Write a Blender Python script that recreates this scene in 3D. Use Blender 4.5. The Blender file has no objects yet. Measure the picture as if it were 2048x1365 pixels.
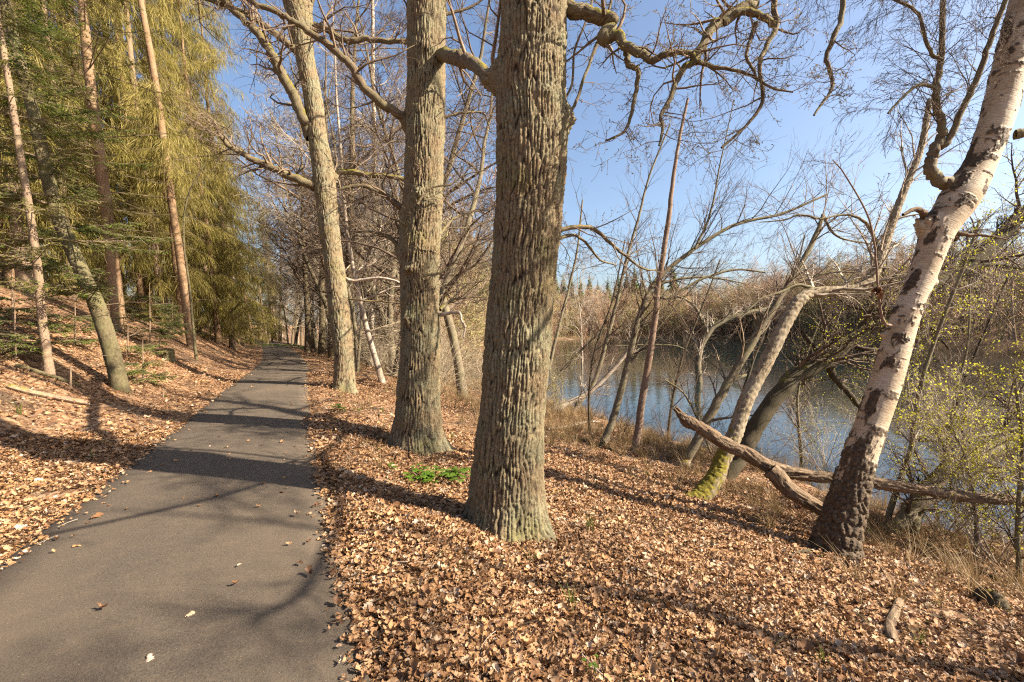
import bpy, math, random
import numpy as np
from mathutils import Vector, Matrix

scene = bpy.context.scene
R = math.radians
# ------------------------------------------------------------------ camera, sky, sun, exposure
CAM_Z, FPX, PITCH = 1.6, 910.2, math.atan((682.5 - 656.0) / 910.2)
cam_d = bpy.data.cameras.new('camera')
cam_d.lens = 16.0; cam_d.sensor_width = 36.0; cam_d.clip_start = 0.05; cam_d.clip_end = 3000
cam = bpy.data.objects.new('camera', cam_d)
scene.collection.objects.link(cam)
cam.location = (0, 0, CAM_Z); cam.rotation_euler = (math.pi / 2 - PITCH, 0, 0)
scene.camera = cam

SUN_EL = R(37.0)
SUN_AZ = Vector((0.972, -0.235))            # plan direction towards the sun
world = bpy.data.worlds.new('World'); scene.world = world; world.use_nodes = True
wn = world.node_tree.nodes; wl = world.node_tree.links
bg = wn['Background']; bg.inputs['Strength'].default_value = 0.062
sky = wn.new('ShaderNodeTexSky'); sky.sky_type = 'NISHITA'; sky.sun_disc = False
sky.sun_elevation = SUN_EL; sky.sun_rotation = math.atan2(SUN_AZ.x, SUN_AZ.y)
sky.altitude = 200; sky.air_density = 1.0; sky.dust_density = 3.2; sky.ozone_density = 2.0
wl.new(sky.outputs[0], bg.inputs['Color'])
sun_d = bpy.data.lights.new('sun', 'SUN'); sun_d.energy = 5.0; sun_d.angle = R(0.53); sun_d.color = (1.0, 0.88, 0.70)
sun = bpy.data.objects.new('sun', sun_d); scene.collection.objects.link(sun)
ts = Vector((SUN_AZ.x * math.cos(SUN_EL), SUN_AZ.y * math.cos(SUN_EL), math.sin(SUN_EL)))
sun.rotation_euler = ts.to_track_quat('Z', 'Y').to_euler(); sun.location = ts * 40
vs = scene.view_settings
vs.view_transform = 'Standard'; vs.look = 'None'; vs.exposure = 2.0; vs.gamma = 1.0; vs.use_curve_mapping = False
scene.render.engine = 'CYCLES'
scene.cycles.max_bounces = 4; scene.cycles.diffuse_bounces = 2; scene.cycles.glossy_bounces = 2; scene.cycles.transmission_bounces = 2
scene.cycles.use_denoising = False; scene.cycles.filter_width = 1.2

rnd = random.Random(7)
nrng = np.random.default_rng(7)
COL = scene.collection

# ------------------------------------------------------------------ terrain
_rd = np.array([-80, -20, 0, 2.05, 4.41, 7.1, 11.65, 17.1, 22.4, 32, 41.6, 60, 90, 140, 400.])
_rx = np.array([40.6, 10.4, 0.37, -.662, -1.86, -3.15, -5.27, -7.64, -10.2, -15.4, -20.8, -32.5, -53, -88, -270.])
_gy = np.arange(-80, 400, 0.25)
_gx = np.interp(_gy, _rd, _rx)
_k = np.exp(-0.5 * (np.arange(-12, 13) / 5.0) ** 2); _k /= _k.sum()
_gx = np.convolve(np.pad(_gx, 12, mode='edge'), _k, mode='valid')
HALF = 0.94
WATER = -1.6
def XR(y): return np.interp(y, _gy, _gx)                     # right edge of the path as a function of y
def lat(x, y): return (x - XR(y) + 1.05) * 0.893             # signed distance from the path's centre line
def sstep(x, a, b):
    t = np.clip((x - a) / (b - a), 0, 1); return t * t * (3 - 2 * t)
def softp(x, k): return k * np.log1p(np.exp(np.clip(x / k, -40, 40)))
_th = np.array([-180, -120, -60, -14, -10, -7, -4, 0, 6, 14, 28, 38, 48, 60, 90, 130, 180.])
_dd = np.array([20, 20, 20, 22, 25, 32, 55, 95, 125, 135, 128, 105, 84, 70, 60, 60, 30.])
_cap = np.array([1, 1, 1, 1, 1.5, 2, 2, 2, 2, 3, 6, 8, 6, 5, 5, 4, 2.])
def hsh(ix, iy, iz, seed):
    h = (ix * 374761393 + iy * 668265263 + iz * 2147483647 + seed * 974634777) & 0xFFFFFFFF
    h = ((h ^ (h >> 13)) * 1274126177) & 0xFFFFFFFF
    h = ((h ^ (h >> 16)) * 2246822519) & 0xFFFFFFFF
    return ((h ^ (h >> 15)) & 0xFFFFFF) / float(0xFFFFFF)
def vnoise(x, y, z=0.0, seed=0):
    x, y, z = np.broadcast_arrays(np.asarray(x, float), np.asarray(y, float), np.asarray(z, float))
    ix, iy, iz = np.floor(x).astype(np.int64), np.floor(y).astype(np.int64), np.floor(z).astype(np.int64)
    fx, fy, fz = x - ix, y - iy, z - iz
    fx, fy, fz = fx * fx * (3 - 2 * fx), fy * fy * (3 - 2 * fy), fz * fz * (3 - 2 * fz)
    def c(a, b, d): return hsh(ix + a, iy + b, iz + d, seed)
    x00 = c(0, 0, 0) * (1 - fx) + c(1, 0, 0) * fx; x10 = c(0, 1, 0) * (1 - fx) + c(1, 1, 0) * fx
    x01 = c(0, 0, 1) * (1 - fx) + c(1, 0, 1) * fx; x11 = c(0, 1, 1) * (1 - fx) + c(1, 1, 1) * fx
    return (x00 * (1 - fy) + x10 * fy) * (1 - fz) + (x01 * (1 - fy) + x11 * fy) * fz
def fbm(x, y, z=0.0, seed=0, oct=4):
    s, a = 0.0, 0.5
    for i in range(oct):
        s = s + a * vnoise(x * 2 ** i, y * 2 ** i, np.asarray(z) * 2 ** i, seed + i); a *= 0.5
    return s
def H(x, y):
    x = np.asarray(x, float); y = np.asarray(y, float)
    u = lat(x, y); v = -u - HALF; w = u - HALF
    off = np.interp(y, [2, 6, 12], [2.6, 1.6, 0.8])
    zl = 0.58 * softp(v - off, 0.3)
    zl = 11 * (1 - np.exp(-zl / 11))
    r = np.hypot(x, y); th = np.degrees(np.arctan2(x, y))
    D = np.interp(th, _th, _dd) + 3 * (fbm(th * .12, 0.3, 0, 5, 2) - .37); cap = np.interp(th, _th, _cap)
    near = -0.2 * sstep(w, 0.15, 1.4) - 0.175 * softp(w - 1.4, 0.4)
    s = np.minimum(w - 9.0 + 0.9 * (fbm(x * .35, y * .35, 0, 3, 2) - .37) * 2, D - r)
    rise = np.clip((r - D) * np.interp(th, [-10, 20, 40], [.04, .09, .2]), 0, cap) * sstep(w, 7, 16)
    zr = np.where(s > 0, np.maximum(-1.52 - 0.35 * s, -4.0), np.maximum(near, -1.52 + 0.12 * np.clip(-s, 0, 1.0)) + rise)
    zr = np.where(w < 6, near, zr)
    z = np.where(u < 0, zl, zr)
    off_path = sstep(np.abs(u), HALF + 0.05, HALF + 1.0)
    bumps = (fbm(x * .9, y * .9, 0, 11, 3) - .43) * 0.22 + (fbm(x * .25, y * .25, 0, 17, 2) - .37) * 0.35 * sstep(np.abs(u), 3, 8)
    z = z + bumps * off_path * np.where((u > 0) & (w > 7.5), 0.35, 1.0)
    # leaf drift heaped beside the path in front of the big oak
    z = z + 0.16 * np.exp(-(((x + .75) / .55) ** 2 + ((y - 3.55) / .45) ** 2)) * off_path
    return z - 0.03 * (1 - sstep(np.abs(u), HALF, HALF + .25))
def P(px, py, d):
    cx = (px - 1024) / FPX * d; cz = (682.5 - py) / FPX * d
    return np.array([cx, d * math.cos(PITCH) + cz * math.sin(PITCH), CAM_Z - d * math.sin(PITCH) + cz * math.cos(PITCH)])
def ground_hit(px, py, dmax=200.0):
    ds = np.concatenate([np.arange(1.2, 30, 0.02), np.arange(30, dmax, 0.1)])
    q = P(px, py, 1.0) - np.array([0, 0, CAM_Z])
    z = CAM_Z + q[2] * ds
    hit = np.nonzero(z < H(q[0] * ds, q[1] * ds))[0]
    d = ds[hit[0]] if len(hit) else dmax
    return d, P(px, py, d)
def hz(x, y): return float(H(x, y))

# ------------------------------------------------------------------ mesh helpers
def link_mesh(name, V, F, mat, parent=None, uv=None, attrs=None, smooth=True, loc=None):
    me = bpy.data.meshes.new(name)
    V = np.asarray(V, np.float32)
    tri = F if isinstance(F, np.ndarray) else None
    if tri is not None:
        n, k = tri.shape
        me.vertices.add(len(V)); me.vertices.foreach_set('co', V.ravel())
        me.loops.add(n * k); me.loops.foreach_set('vertex_index', tri.astype(np.int32).ravel())
        me.polygons.add(n); me.polygons.foreach_set('loop_start', np.arange(0, n * k, k, dtype=np.int32))
        me.polygons.foreach_set('loop_total', np.full(n, k, np.int32))
    else:
        me.from_pydata(V.tolist(), [], F)
    me.update(calc_edges=True)
    if smooth: me.polygons.foreach_set('use_smooth', np.ones(len(me.polygons), bool))
    if uv is not None:
        l = me.uv_layers.new(name='UVMap')
        idx = np.zeros(len(me.loops), np.int32); me.loops.foreach_get('vertex_index', idx)
        l.data.foreach_set('uv', np.asarray(uv, np.float32)[idx].ravel())
    for k, a in (attrs or {}).items():
        at = me.attributes.new(k, 'FLOAT', 'POINT'); at.data.foreach_set('value', np.asarray(a, np.float32))
    if mat: me.materials.append(mat)
    o = bpy.data.objects.new(name, me); COL.objects.link(o)
    if parent: o.parent = parent
    if loc is not None: o.location = loc
    return o
def tag(o, label, cat, group=None, kind=None):
    o['label'] = label
    if cat: o['category'] = cat
    if group: o['group'] = group
    if kind: o['kind'] = kind
    return o
def empty(name, loc, label=None, cat=None, group=None):
    o = bpy.data.objects.new(name, None); COL.objects.link(o); o.location = loc; o.empty_display_size = 0.2
    if label: tag(o, label, cat, group)
    return o
def copy_tree(o, parent=None):
    c = o.copy(); COL.objects.link(c)
    if parent: c.parent = parent
    for ch in list(o.children): copy_tree(ch, c)
    return c

class Tubes:
    """collects tapered tubes and leaf quads; build() links them as one mesh"""
    def __init__(self, rmin=.002, fol=None): self.g = {}; self.tri = []; self.rmin = rmin; self.fol = fol; self.mat = None
    def add(self, pts, rad, sides=3):
        self.g.setdefault((len(pts), sides), []).append((pts, rad))
    def leaf(self, p, d, n, L, W):
        self.tri.append((p, d, n, L, W))
    def arrays(self):
        Vs, Fs, Us, off = [], [], [], 0
        for (n, s), items in self.g.items():
            Pn = np.array([i[0] for i in items], float); Rn = np.array([i[1] for i in items], float)
            m = len(items)
            T = np.gradient(Pn, axis=1); T /= np.linalg.norm(T, axis=2, keepdims=True) + 1e-9
            mt = np.abs(T.mean(axis=1)); ref = np.eye(3)[mt.argmin(axis=1)][:, None, :]
            A = np.cross(T, ref); A /= np.linalg.norm(A, axis=2, keepdims=True) + 1e-9
            B = np.cross(T, A)
            ang = np.arange(s + 1 if s > 4 else s) * (2 * math.pi / s)
            ns = len(ang)
            V = Pn[:, :, None, :] + Rn[:, :, None, None] * (A[:, :, None, :] * np.cos(ang)[None, None, :, None] + B[:, :, None, :] * np.sin(ang)[None, None, :, None])
            ln = np.concatenate([np.zeros((m, 1)), np.cumsum(np.linalg.norm(np.diff(Pn, axis=1), axis=2), axis=1)], axis=1)
            U = np.stack(np.broadcast_arrays(ang[None, None, :] * Rn[:, :1, None], ln[:, :, None]), axis=-1)
            base = off + (np.arange(m)[:, None, None] * n + np.arange(n - 1)[None, :, None]) * ns
            if ns > s: i0 = np.arange(s); i1 = i0 + 1
            else: i0 = np.arange(s); i1 = (i0 + 1) % s
            q = np.stack([base + i0, base + i1, base + ns + i1, base + ns + i0], axis=-1)
            Vs.append(V.reshape(-1, 3)); Us.append(U.reshape(-1, 2)); Fs.append(q.reshape(-1, 4)); off += m * n * ns
        if self.tri:
            p = np.array([t[0] for t in self.tri]); d = np.array([t[1] for t in self.tri]); nn = np.array([t[2] for t in self.tri])
            L = np.array([t[3] for t in self.tri])[:, None]; W = np.array([t[4] for t in self.tri])[:, None]
            d = d / (np.linalg.norm(d, axis=1, keepdims=True) + 1e-9); sd = np.cross(d, nn); sd /= np.linalg.norm(sd, axis=1, keepdims=True) + 1e-9
            up = np.cross(sd, d)
            V = np.stack([p, p + d * L * .5 + sd * W * .5 + up * W * .15, p + d * L, p + d * L * .5 - sd * W * .5 + up * W * .15], axis=1).reshape(-1, 3)
            Vs.append(V); Us.append(np.zeros((len(V), 2)))
            Fs.append(off + np.arange(len(p))[:, None] * 4 + np.arange(4)[None, :])
        return np.concatenate(Vs), np.concatenate(Fs), np.concatenate(Us)
    def build(self, name, mat, parent=None, origin=(0, 0, 0)):
        if not self.g and not self.tri: return None
        V, F, U = self.arrays()
        o = link_mesh(name, V - np.asarray(origin), F, mat, parent, uv=U)
        if name in ('buds', 'young_leaves', 'leaves', 'twigs', 'stems', 'branches', 'splinter', 'withered_leaf_clump'): o['kind'] = 'stuff'
        return o

def spline(pts, n):
    """Catmull-Rom through rows of any width, n samples"""
    p = np.asarray(pts, float)
    q = np.vstack([2 * p[0] - p[1], p, 2 * p[-1] - p[-2]])
    t = np.linspace(0, len(p) - 1 - 1e-6, n); i = t.astype(int); f = (t - i)[:, None]
    a, b, c, d = q[i], q[i + 1], q[i + 2], q[i + 3]
    return 0.5 * (2 * b + (c - a) * f + (2 * a - 5 * b + 4 * c - d) * f ** 2 + (3 * b - a - 3 * c + d) * f ** 3)
def nrm(v):
    l = math.sqrt(v[0] ** 2 + v[1] ** 2 + v[2] ** 2) + 1e-9
    return (v[0] / l, v[1] / l, v[2] / l)
def rot_dir(d, ang, rn):
    """direction at an angle to d, about a random azimuth"""
    ax = (rn.gauss(0, 1), rn.gauss(0, 1), rn.gauss(0, 1))
    dt = ax[0] * d[0] + ax[1] * d[1] + ax[2] * d[2]
    s = nrm((ax[0] - dt * d[0], ax[1] - dt * d[1], ax[2] - dt * d[2]))
    c, k = math.cos(ang), math.sin(ang)
    return (d[0] * c + s[0] * k, d[1] * c + s[1] * k, d[2] * c + s[2] * k)
def grow(tb, p, d, L, r, lv, S, rn):
    """S: per-level settings; (segments, wiggle, tropism z, children, angle, length ratio, sides)"""
    seg, wig, trop, nch, ang, ratio, sides = S[lv]
    pts, rad, dirs = [p], [r], [d]
    st = L / seg
    for i in range(seg):
        d = nrm((d[0] + rn.gauss(0, wig), d[1] + rn.gauss(0, wig), d[2] + rn.gauss(0, wig) + trop))
        p = (p[0] + d[0] * st, p[1] + d[1] * st, p[2] + d[2] * st)
        pts.append(p); rad.append(max(r * (1 - 0.8 * (i + 1) / seg), tb.rmin * .6)); dirs.append(d)
    tb.add(pts, rad, sides)
    if lv + 1 < len(S):
        k = int(nch + rn.random())
        for j in range(k):
            t = 0.12 + 0.88 * (j + rn.random()) / k
            x = t * seg; i = min(int(x), seg - 1); f = x - i
            q = tuple(pts[i][c] * (1 - f) + pts[i + 1][c] * f for c in range(3))
            dd = rot_dir(dirs[i + 1], ang * rn.uniform(.6, 1.3), rn)
            grow(tb, q, dd, L * ratio * rn.uniform(.6, 1.25) * (1.15 - 0.55 * t), max(rad[i] * 0.6 * rn.uniform(.6, 1), tb.rmin), lv + 1, S, rn)
    elif S[lv][3] < 0:      # bud or young leaf at the end and along the twig
        for j in range(-S[lv][3]):
            q = pts[rn.randint(max(1, seg - 2), seg)]
            (tb.fol or tb).leaf(q, (rn.gauss(0, 1), rn.gauss(0, 1), rn.gauss(0.4, 1)), (rn.gauss(0, 1), rn.gauss(0, 1), rn.gauss(0, 1)), ang, ratio)
    return pts, dirs, rad
def sprout(tb, pts, rad, n, L, S, rn, ang=0.9, t0=0.1, up=0.0, rscale=.45):
    m = len(pts) - 1
    for j in range(n):
        t = (t0 + (1 - t0) * (j + rn.random()) / n) * m; i = min(int(t), m - 1); f = t - i
        q = tuple(pts[i][c] * (1 - f) + pts[i + 1][c] * f for c in range(3))
        d = nrm(tuple(pts[i + 1][c] - pts[i][c] for c in range(3)))
        dd = rot_dir(d, ang * rn.uniform(.6, 1.3), rn); dd = nrm((dd[0], dd[1], dd[2] + up))
        grow(tb, q, dd, rn.uniform(*L), max(rad[i] * rscale, .004) * rn.uniform(.6, 1), 0, S, rn)

def voro(u, v, ncu, seed):
    """cellular F1, F2 on a sheet that repeats after ncu cells in u"""
    iu, iv = np.floor(u).astype(np.int64), np.floor(v).astype(np.int64)
    F1 = np.full(u.shape, 9.0); F2 = F1.copy(); ID = np.zeros(u.shape)
    for a in (-1, 0, 1):
        for b in (-1, 0, 1):
            cu, cv = iu + a, iv + b; cm = np.mod(cu, ncu)
            d = np.hypot(cu + .1 + .8 * hsh(cm, cv, 0, seed) - u, cv + .1 + .8 * hsh(cm, cv, 1, seed) - v)
            near = d < F1
            F2 = np.where(near, F1, np.minimum(F2, d)); ID = np.where(near, hsh(cm, cv, 2, seed), ID); F1 = np.where(near, d, F1)
    return F1, F2, ID
def bark_trunk(name, cen, rad, mat, parent, origin, cw=.035, ch=.14, depth=.018, res=.010, dv=None, flare=.0, flare_h=.35, lobes=(3, .4), v0=.05, bumps=(), seed=1, birch=False, base_dark=1.0):
    row = np.column_stack([cen, rad])
    L = np.linalg.norm(np.diff(row[:, :3], axis=0), axis=1).sum()
    dv = dv or res * 1.5
    S = spline(row, max(8, int(L / dv)))
    C, Rd = S[:, :3], S[:, 3]
    v = np.concatenate([[0], np.cumsum(np.linalg.norm(np.diff(C, axis=0), axis=1))])
    T = np.gradient(C, axis=0); T /= np.linalg.norm(T, axis=1, keepdims=True)
    X = np.array([1., 0, 0]) - T * T[:, :1]; X /= np.linalg.norm(X, axis=1, keepdims=True); Y = np.cross(T, X)
    Rm = float(Rd.mean()); nu = int(2 * math.pi * Rm / res)
    th = np.arange(nu) * 2 * math.pi / nu
    TH, VV = np.meshgrid(th, v); RR = np.repeat(Rd[:, None], nu, 1)
    cx, cy = np.cos(TH) * Rm, np.sin(TH) * Rm
    ncu = max(6, int(round(2 * math.pi * Rm / cw)))
    wu = (fbm(cx * 7, cy * 7, VV * 4.5, seed, 3) - .43) * 2.0 + (fbm(cx * 30, cy * 30, VV * 16, seed + 30, 2) - .37) * .30
    F1, F2, ID = voro(TH / (2 * math.pi) * ncu + wu, VV / ch + (fbm(cx * 12, cy * 12, VV * 6, seed + 9, 2) - .37) * 1.2, ncu, seed)
    edge = np.clip((F2 - F1) / .45, 0, 1) ** .8
    F1c, F2c, IDc = voro(TH / (2 * math.pi) * max(4, ncu // 2) + wu * .55 + 3.3, VV / (ch * 1.5) + wu * .1, max(4, ncu // 2), seed + 7)
    big = np.clip((F2c - F1c) / .16, 0, 1)
    F1b, F2b, IDb = voro(TH / (2 * math.pi) * ncu * 2 + wu * 2, VV / (ch * .33), ncu * 2, seed + 4)
    sub = np.clip((F2b - F1b) / .35, 0, 1)
    fine = fbm(cx * 70, cy * 70, VV * 45, seed + 50, 3) - .43
    low = fbm(cx * 3, cy * 3, VV * 1.5, seed + 60, 3) - .43
    attrs = {}
    if not birch:
        crack = 1 - .35 * sstep(vnoise(cx * 22, cy * 22, VV * 30, seed + 33), .74, .84)
        relief = depth * ((edge * (0.62 + .4 * ID) + .28 * big) * crack + sub * .12 * edge + fine * 1.0 + low * .5 - .75)
        attrs['ridge'] = np.clip((edge * .6 + big * .4) * crack, 0, 1).ravel()
    else:
        dk = np.clip(base_dark * (1.2 - VV / 1.45), 0, 1.2)
        pat = fbm(cx * 8, cy * 8, VV * 4.5, seed + 70, 5)
        blot = fbm(cx * 10 + pat * 1.5, cy * 10, VV * 7 + pat * 2, seed + 75, 5)
        band = fbm(cx * 5, cy * 5, VV * 14, seed + 85, 4)
        dark = sstep(pat + dk * .60 + (edge < .5) * dk * .22, .66, .70) + sstep(blot + .05 * np.cos(TH - 2.6), .60, .62) + sstep(band, .625, .645) * .9 + sstep(vnoise(cx * 4, cy * 4, VV * 1.6, seed + 80) * .75 + blot * .5, .86, .88)
        dark = np.clip(dark, 0, 1)
        relief = dark * (depth * (edge * (.4 + .6 * ID) * (.25 + dk) + sub * .2 - .35) + depth * .25) + fine * .003
        attrs['dark'] = dark.ravel(); attrs['ridge'] = edge.ravel()
    rr = RR * (1 + .07 * low) + relief
    if flare:
        e = np.exp(-np.maximum(VV - v0, 0) / flare_h)
        rr = rr + flare * e * (.55 + .45 * np.cos(lobes[0] * TH + lobes[1]) + .25 * np.cos((lobes[0] + 2) * TH + 2 * lobes[1]))
    for (bt, bv, amp, sw, sh) in bumps:
        dth = np.angle(np.exp(1j * (TH - bt))) * Rm
        g = np.exp(-(dth / sw) ** 2 - ((VV - bv) / sh) ** 2)
        rr = rr + amp * g * (1 + 2.2 * fine + .5 * edge)
    V = C[:, None, :] + rr[:, :, None] * (X[:, None, :] * np.cos(TH)[:, :, None] + Y[:, None, :] * np.sin(TH)[:, :, None])
    m = len(v)
    i = np.arange(nu); j = (np.arange(m - 1) * nu)[:, None]
    F = np.stack([j + i, j + (i + 1) % nu, j + nu + (i + 1) % nu, j + nu + i], -1).reshape(-1, 4)
    U = np.stack([TH * Rm, VV], -1).reshape(-1, 2)
    return link_mesh(name, V.reshape(-1, 3) - np.asarray(origin), F, mat, parent, uv=U, attrs=attrs)

def trace(rows, d0, d1=None):
    """rows (y, xleft, xright) in photograph pixels -> centres and radii at depth d0..d1"""
    d1 = d0 if d1 is None else d1
    ys = [r[0] for r in rows]; C, Rr = [], []
    for (y, a, b) in rows:
        f = (ys[0] - y) / (ys[0] - ys[-1]); d = d0 + (d1 - d0) * f
        C.append(P((a + b) / 2, y, d)); Rr.append((b - a) / 2 / FPX * d)
    return np.array(C), np.array(Rr)
def tpath(pts, d0, d1, w0, w1, n=None, jit=0.0):
    """traced limb: pixel points, depth from d0 to d1, pixel widths -> points, radii"""
    k = len(pts); dd = np.linspace(d0, d1, k); ww = np.linspace(w0, w1, k)
    row = np.array([list(P(p[0], p[1], dd[i])) + [ww[i] / 2 / FPX * dd[i]] for i, p in enumerate(pts)])
    S = spline(row, n or k * 5)
    if jit: S[1:-1, :3] += nrng.normal(0, jit, (len(S) - 2, 3)) * S[1:-1, 3:4]
    return S[:, :3], np.maximum(S[:, 3], .0015)

# ------------------------------------------------------------------ materials
def new_mat(name):
    m = bpy.data.materials.new(name); m.use_nodes = True
    nt = m.node_tree; b = nt.nodes['Principled BSDF']
    b.inputs['Roughness'].default_value = 0.85; b.inputs['Specular IOR Level'].default_value = 0.25
    return m, nt, b
ALB = 0.58
class NB:
    def __init__(s, nt): s.nt = nt
    def n(s, t, **kw):
        x = s.nt.nodes.new(t)
        for k, v in kw.items():
            if k.startswith('i_'): x.inputs[int(k[2:]) if k[2:].isdigit() else k[2:].replace('_', ' ')].default_value = v
            else: setattr(x, k, v)
        return x
    def l(s, a, b): s.nt.links.new(a, b)
    def noise(s, vec, scale, detail=4, rough=.55, dist=0):
        x = s.n('ShaderNodeTexNoise'); x.inputs['Scale'].default_value = scale; x.inputs['Detail'].default_value = detail
        x.inputs['Roughness'].default_value = rough; x.inputs['Distortion'].default_value = dist
        if vec is not None: s.l(vec, x.inputs['Vector'])
        return x.outputs['Fac']
    def ramp(s, fac, stops, interp='LINEAR'):
        x = s.n('ShaderNodeValToRGB'); cr = x.color_ramp; cr.interpolation = interp
        while len(cr.elements) < len(stops): cr.elements.new(.5)
        for e, (p, c) in zip(cr.elements, stops):
            e.position = p; e.color = (c[0] * ALB, c[1] * ALB, c[2] * ALB, 1) if hasattr(c, '__len__') else (c, c, c, 1)
        s.l(fac, x.inputs[0]); return x.outputs[0]
    def mix(s, f, a, b, mode='MIX'):
        x = s.n('ShaderNodeMix', data_type='RGBA', blend_type=mode)
        for sock, v in ((x.inputs[0], f), (x.inputs[6], a), (x.inputs[7], b)):
            if hasattr(v, 'is_output'): s.l(v, sock)
            elif hasattr(v, '__len__'): sock.default_value = (v[0] * ALB, v[1] * ALB, v[2] * ALB, 1)
            else: sock.default_value = v
        return x.outputs[2]
    def math(s, op, a, b=0.0, clamp=False):
        x = s.n('ShaderNodeMath', operation=op, use_clamp=clamp)
        for sock, v in ((x.inputs[0], a), (x.inputs[1], b)):
            if hasattr(v, 'is_output'): s.l(v, sock)
            else: sock.default_value = v
        return x.outputs[0]
    def mapping(s, vec, scale):
        x = s.n('ShaderNodeMapping'); x.inputs['Scale'].default_value = scale; s.l(vec, x.inputs['Vector']); return x.outputs[0]
    def attr(s, name): return s.n('ShaderNodeAttribute', attribute_name=name).outputs['Fac']
    def bump(s, h, dist, strength=1.0):
        x = s.n('ShaderNodeBump'); x.inputs['Distance'].default_value = dist; x.inputs['Strength'].default_value = strength
        s.l(h, x.inputs['Height']); return x.outputs[0]
    def obj(s): return s.n('ShaderNodeTexCoord').outputs['Object']
    def uv(s): return s.n('ShaderNodeUVMap').outputs[0]
    def rand(s): return s.n('ShaderNodeObjectInfo').outputs['Random']

def bark_mat(name, dark, light, lichen=None, lich_amt=.5, moss=0.0, su=40, sv=9, bump=.006, moss_top=None):
    """furrowed bark by UV in metres; moss grows on the upper faces"""
    m, nt, b = new_mat(name); g = NB(nt)
    uv = g.uv(); o = g.obj()
    st = g.noise(g.mapping(uv, (su, sv, 1)), 1.0, 5, .6, .6)
    col = g.ramp(st, [(.32, dark), (.62, light)])
    big = g.noise(o, 2.3, 4, .6)
    if lichen: col = g.mix(g.math('MULTIPLY', g.ramp(big, [(.42, 0.0), (.62, 1.0)]), lich_amt), col, lichen)
    if moss:
        nz = g.n('ShaderNodeSeparateXYZ'); geo = g.n('ShaderNodeNewGeometry'); g.l(geo.outputs['Normal'], nz.inputs[0])
        f = g.math('ADD', g.math('MULTIPLY', nz.outputs[2], .35), g.noise(o, 5.5, 5, .65))
        if moss_top:
            suv = g.n('ShaderNodeSeparateXYZ'); g.l(uv, suv.inputs[0])
            mr = g.n('ShaderNodeMapRange'); mr.inputs[1].default_value = moss_top * .45; mr.inputs[2].default_value = moss_top; mr.inputs[3].default_value = 0; mr.inputs[4].default_value = -.42; g.l(suv.outputs[1], mr.inputs[0])
            f = g.math('ADD', f, mr.outputs[0])
        mc = g.ramp(g.noise(o, 38, 3), [(.3, (.10, .09, .012)), (.7, (.34, .27, .035))])
        col = g.mix(g.ramp(f, [(.78 - moss * .45, 0.0), (.90 - moss * .45, 1.0)]), col, mc)
    g.l(col, b.inputs['Base Color'])
    g.l(g.bump(g.math('ADD', st, g.math('MULTIPLY', g.noise(o, 60, 4), .5)), bump), b.inputs['Normal'])
    b.inputs['Roughness'].default_value = .92
    return m
def oak_mat():
    m, nt, b = new_mat('oak_bark'); g = NB(nt); o = g.obj()
    r = g.attr('ridge'); n1 = g.noise(o, 3.2, 5, .6); n2 = g.noise(o, 34, 5, .65); n3 = g.noise(o, 1.1, 3)
    top = g.ramp(n2, [(.3, (.17, .115, .064)), (.7, (.40, .30, .175))])
    top = g.mix(g.ramp(n1, [(.40, 0.0), (.62, .75)]), top, g.ramp(n2, [(.3, (.18, .17, .095)), (.7, (.42, .395, .255))]))
    top = g.mix(g.ramp(n3, [(.56, 0.0), (.72, .6)]), top, (.25, .235, .06))
    g.l(g.mix(g.ramp(r, [(.22, 0.0), (.60, 1.0)]), (.048, .030, .019), top), b.inputs['Base Color'])  # crevices: dark inner bark, deepened with shade painted into the colour
    g.l(g.bump(g.math('ADD', g.noise(o, 75, 6, .7), g.math('MULTIPLY', g.noise(o, 240, 3), .4)), .012), b.inputs['Normal'])
    b.inputs['Roughness'].default_value = .95
    return m
def birch_mat():
    m, nt, b = new_mat('birch_bark'); g = NB(nt); o = g.obj(); uv = g.uv()
    hz_ = g.noise(g.mapping(uv, (9, 95, 1)), 1.0, 5, .65, .4)
    fine = g.noise(g.mapping(uv, (20, 260, 1)), 1.0, 3, .6)
    big = g.noise(o, 3.0, 4)
    white = g.ramp(big, [(.35, (.56, .42, .26)), (.62, (.78, .66, .49))])
    white = g.mix(g.ramp(hz_, [(.46, 0.0), (.66, .8)]), white, (.34, .215, .14))
    white = g.mix(g.ramp(fine, [(.56, 0.0), (.68, .75)]), white, (.17, .105, .07))
    dk = g.ramp(g.noise(o, 28, 5, .65), [(.3, (.030, .020, .013)), (.7, (.23, .155, .090))])
    g.l(g.mix(g.attr('dark'), white, dk), b.inputs['Base Color'])
    g.l(g.bump(g.math('ADD', hz_, g.math('MULTIPLY', g.math('MULTIPLY', g.noise(o, 60, 5, .7), g.attr('dark')), 3.0)), .004), b.inputs['Normal'])
    b.inputs['Roughness'].default_value = .7
    return m
def leafy_mat(name, stops, transl=.25, scale=3.0, rough=.6):
    """thin foliage: colour varies over the plant and from leaf to leaf"""
    m, nt, b = new_mat(name); g = NB(nt); o = g.obj()
    f = g.math('ADD', g.math('MULTIPLY', g.noise(o, scale, 3), .6), g.math('MULTIPLY', g.noise(o, 37, 2), .4))
    col = g.ramp(f, stops); g.l(col, b.inputs['Base Color']); b.inputs['Roughness'].default_value = rough
    t = g.n('ShaderNodeBsdfTranslucent'); g.l(col, t.inputs[0])
    mx = g.n('ShaderNodeMixShader'); mx.inputs[0].default_value = transl
    out = nt.nodes['Material Output']; g.l(b.outputs[0], mx.inputs[1]); g.l(t.outputs[0], mx.inputs[2]); g.l(mx.outputs[0], out.inputs[0])
    return m
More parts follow.
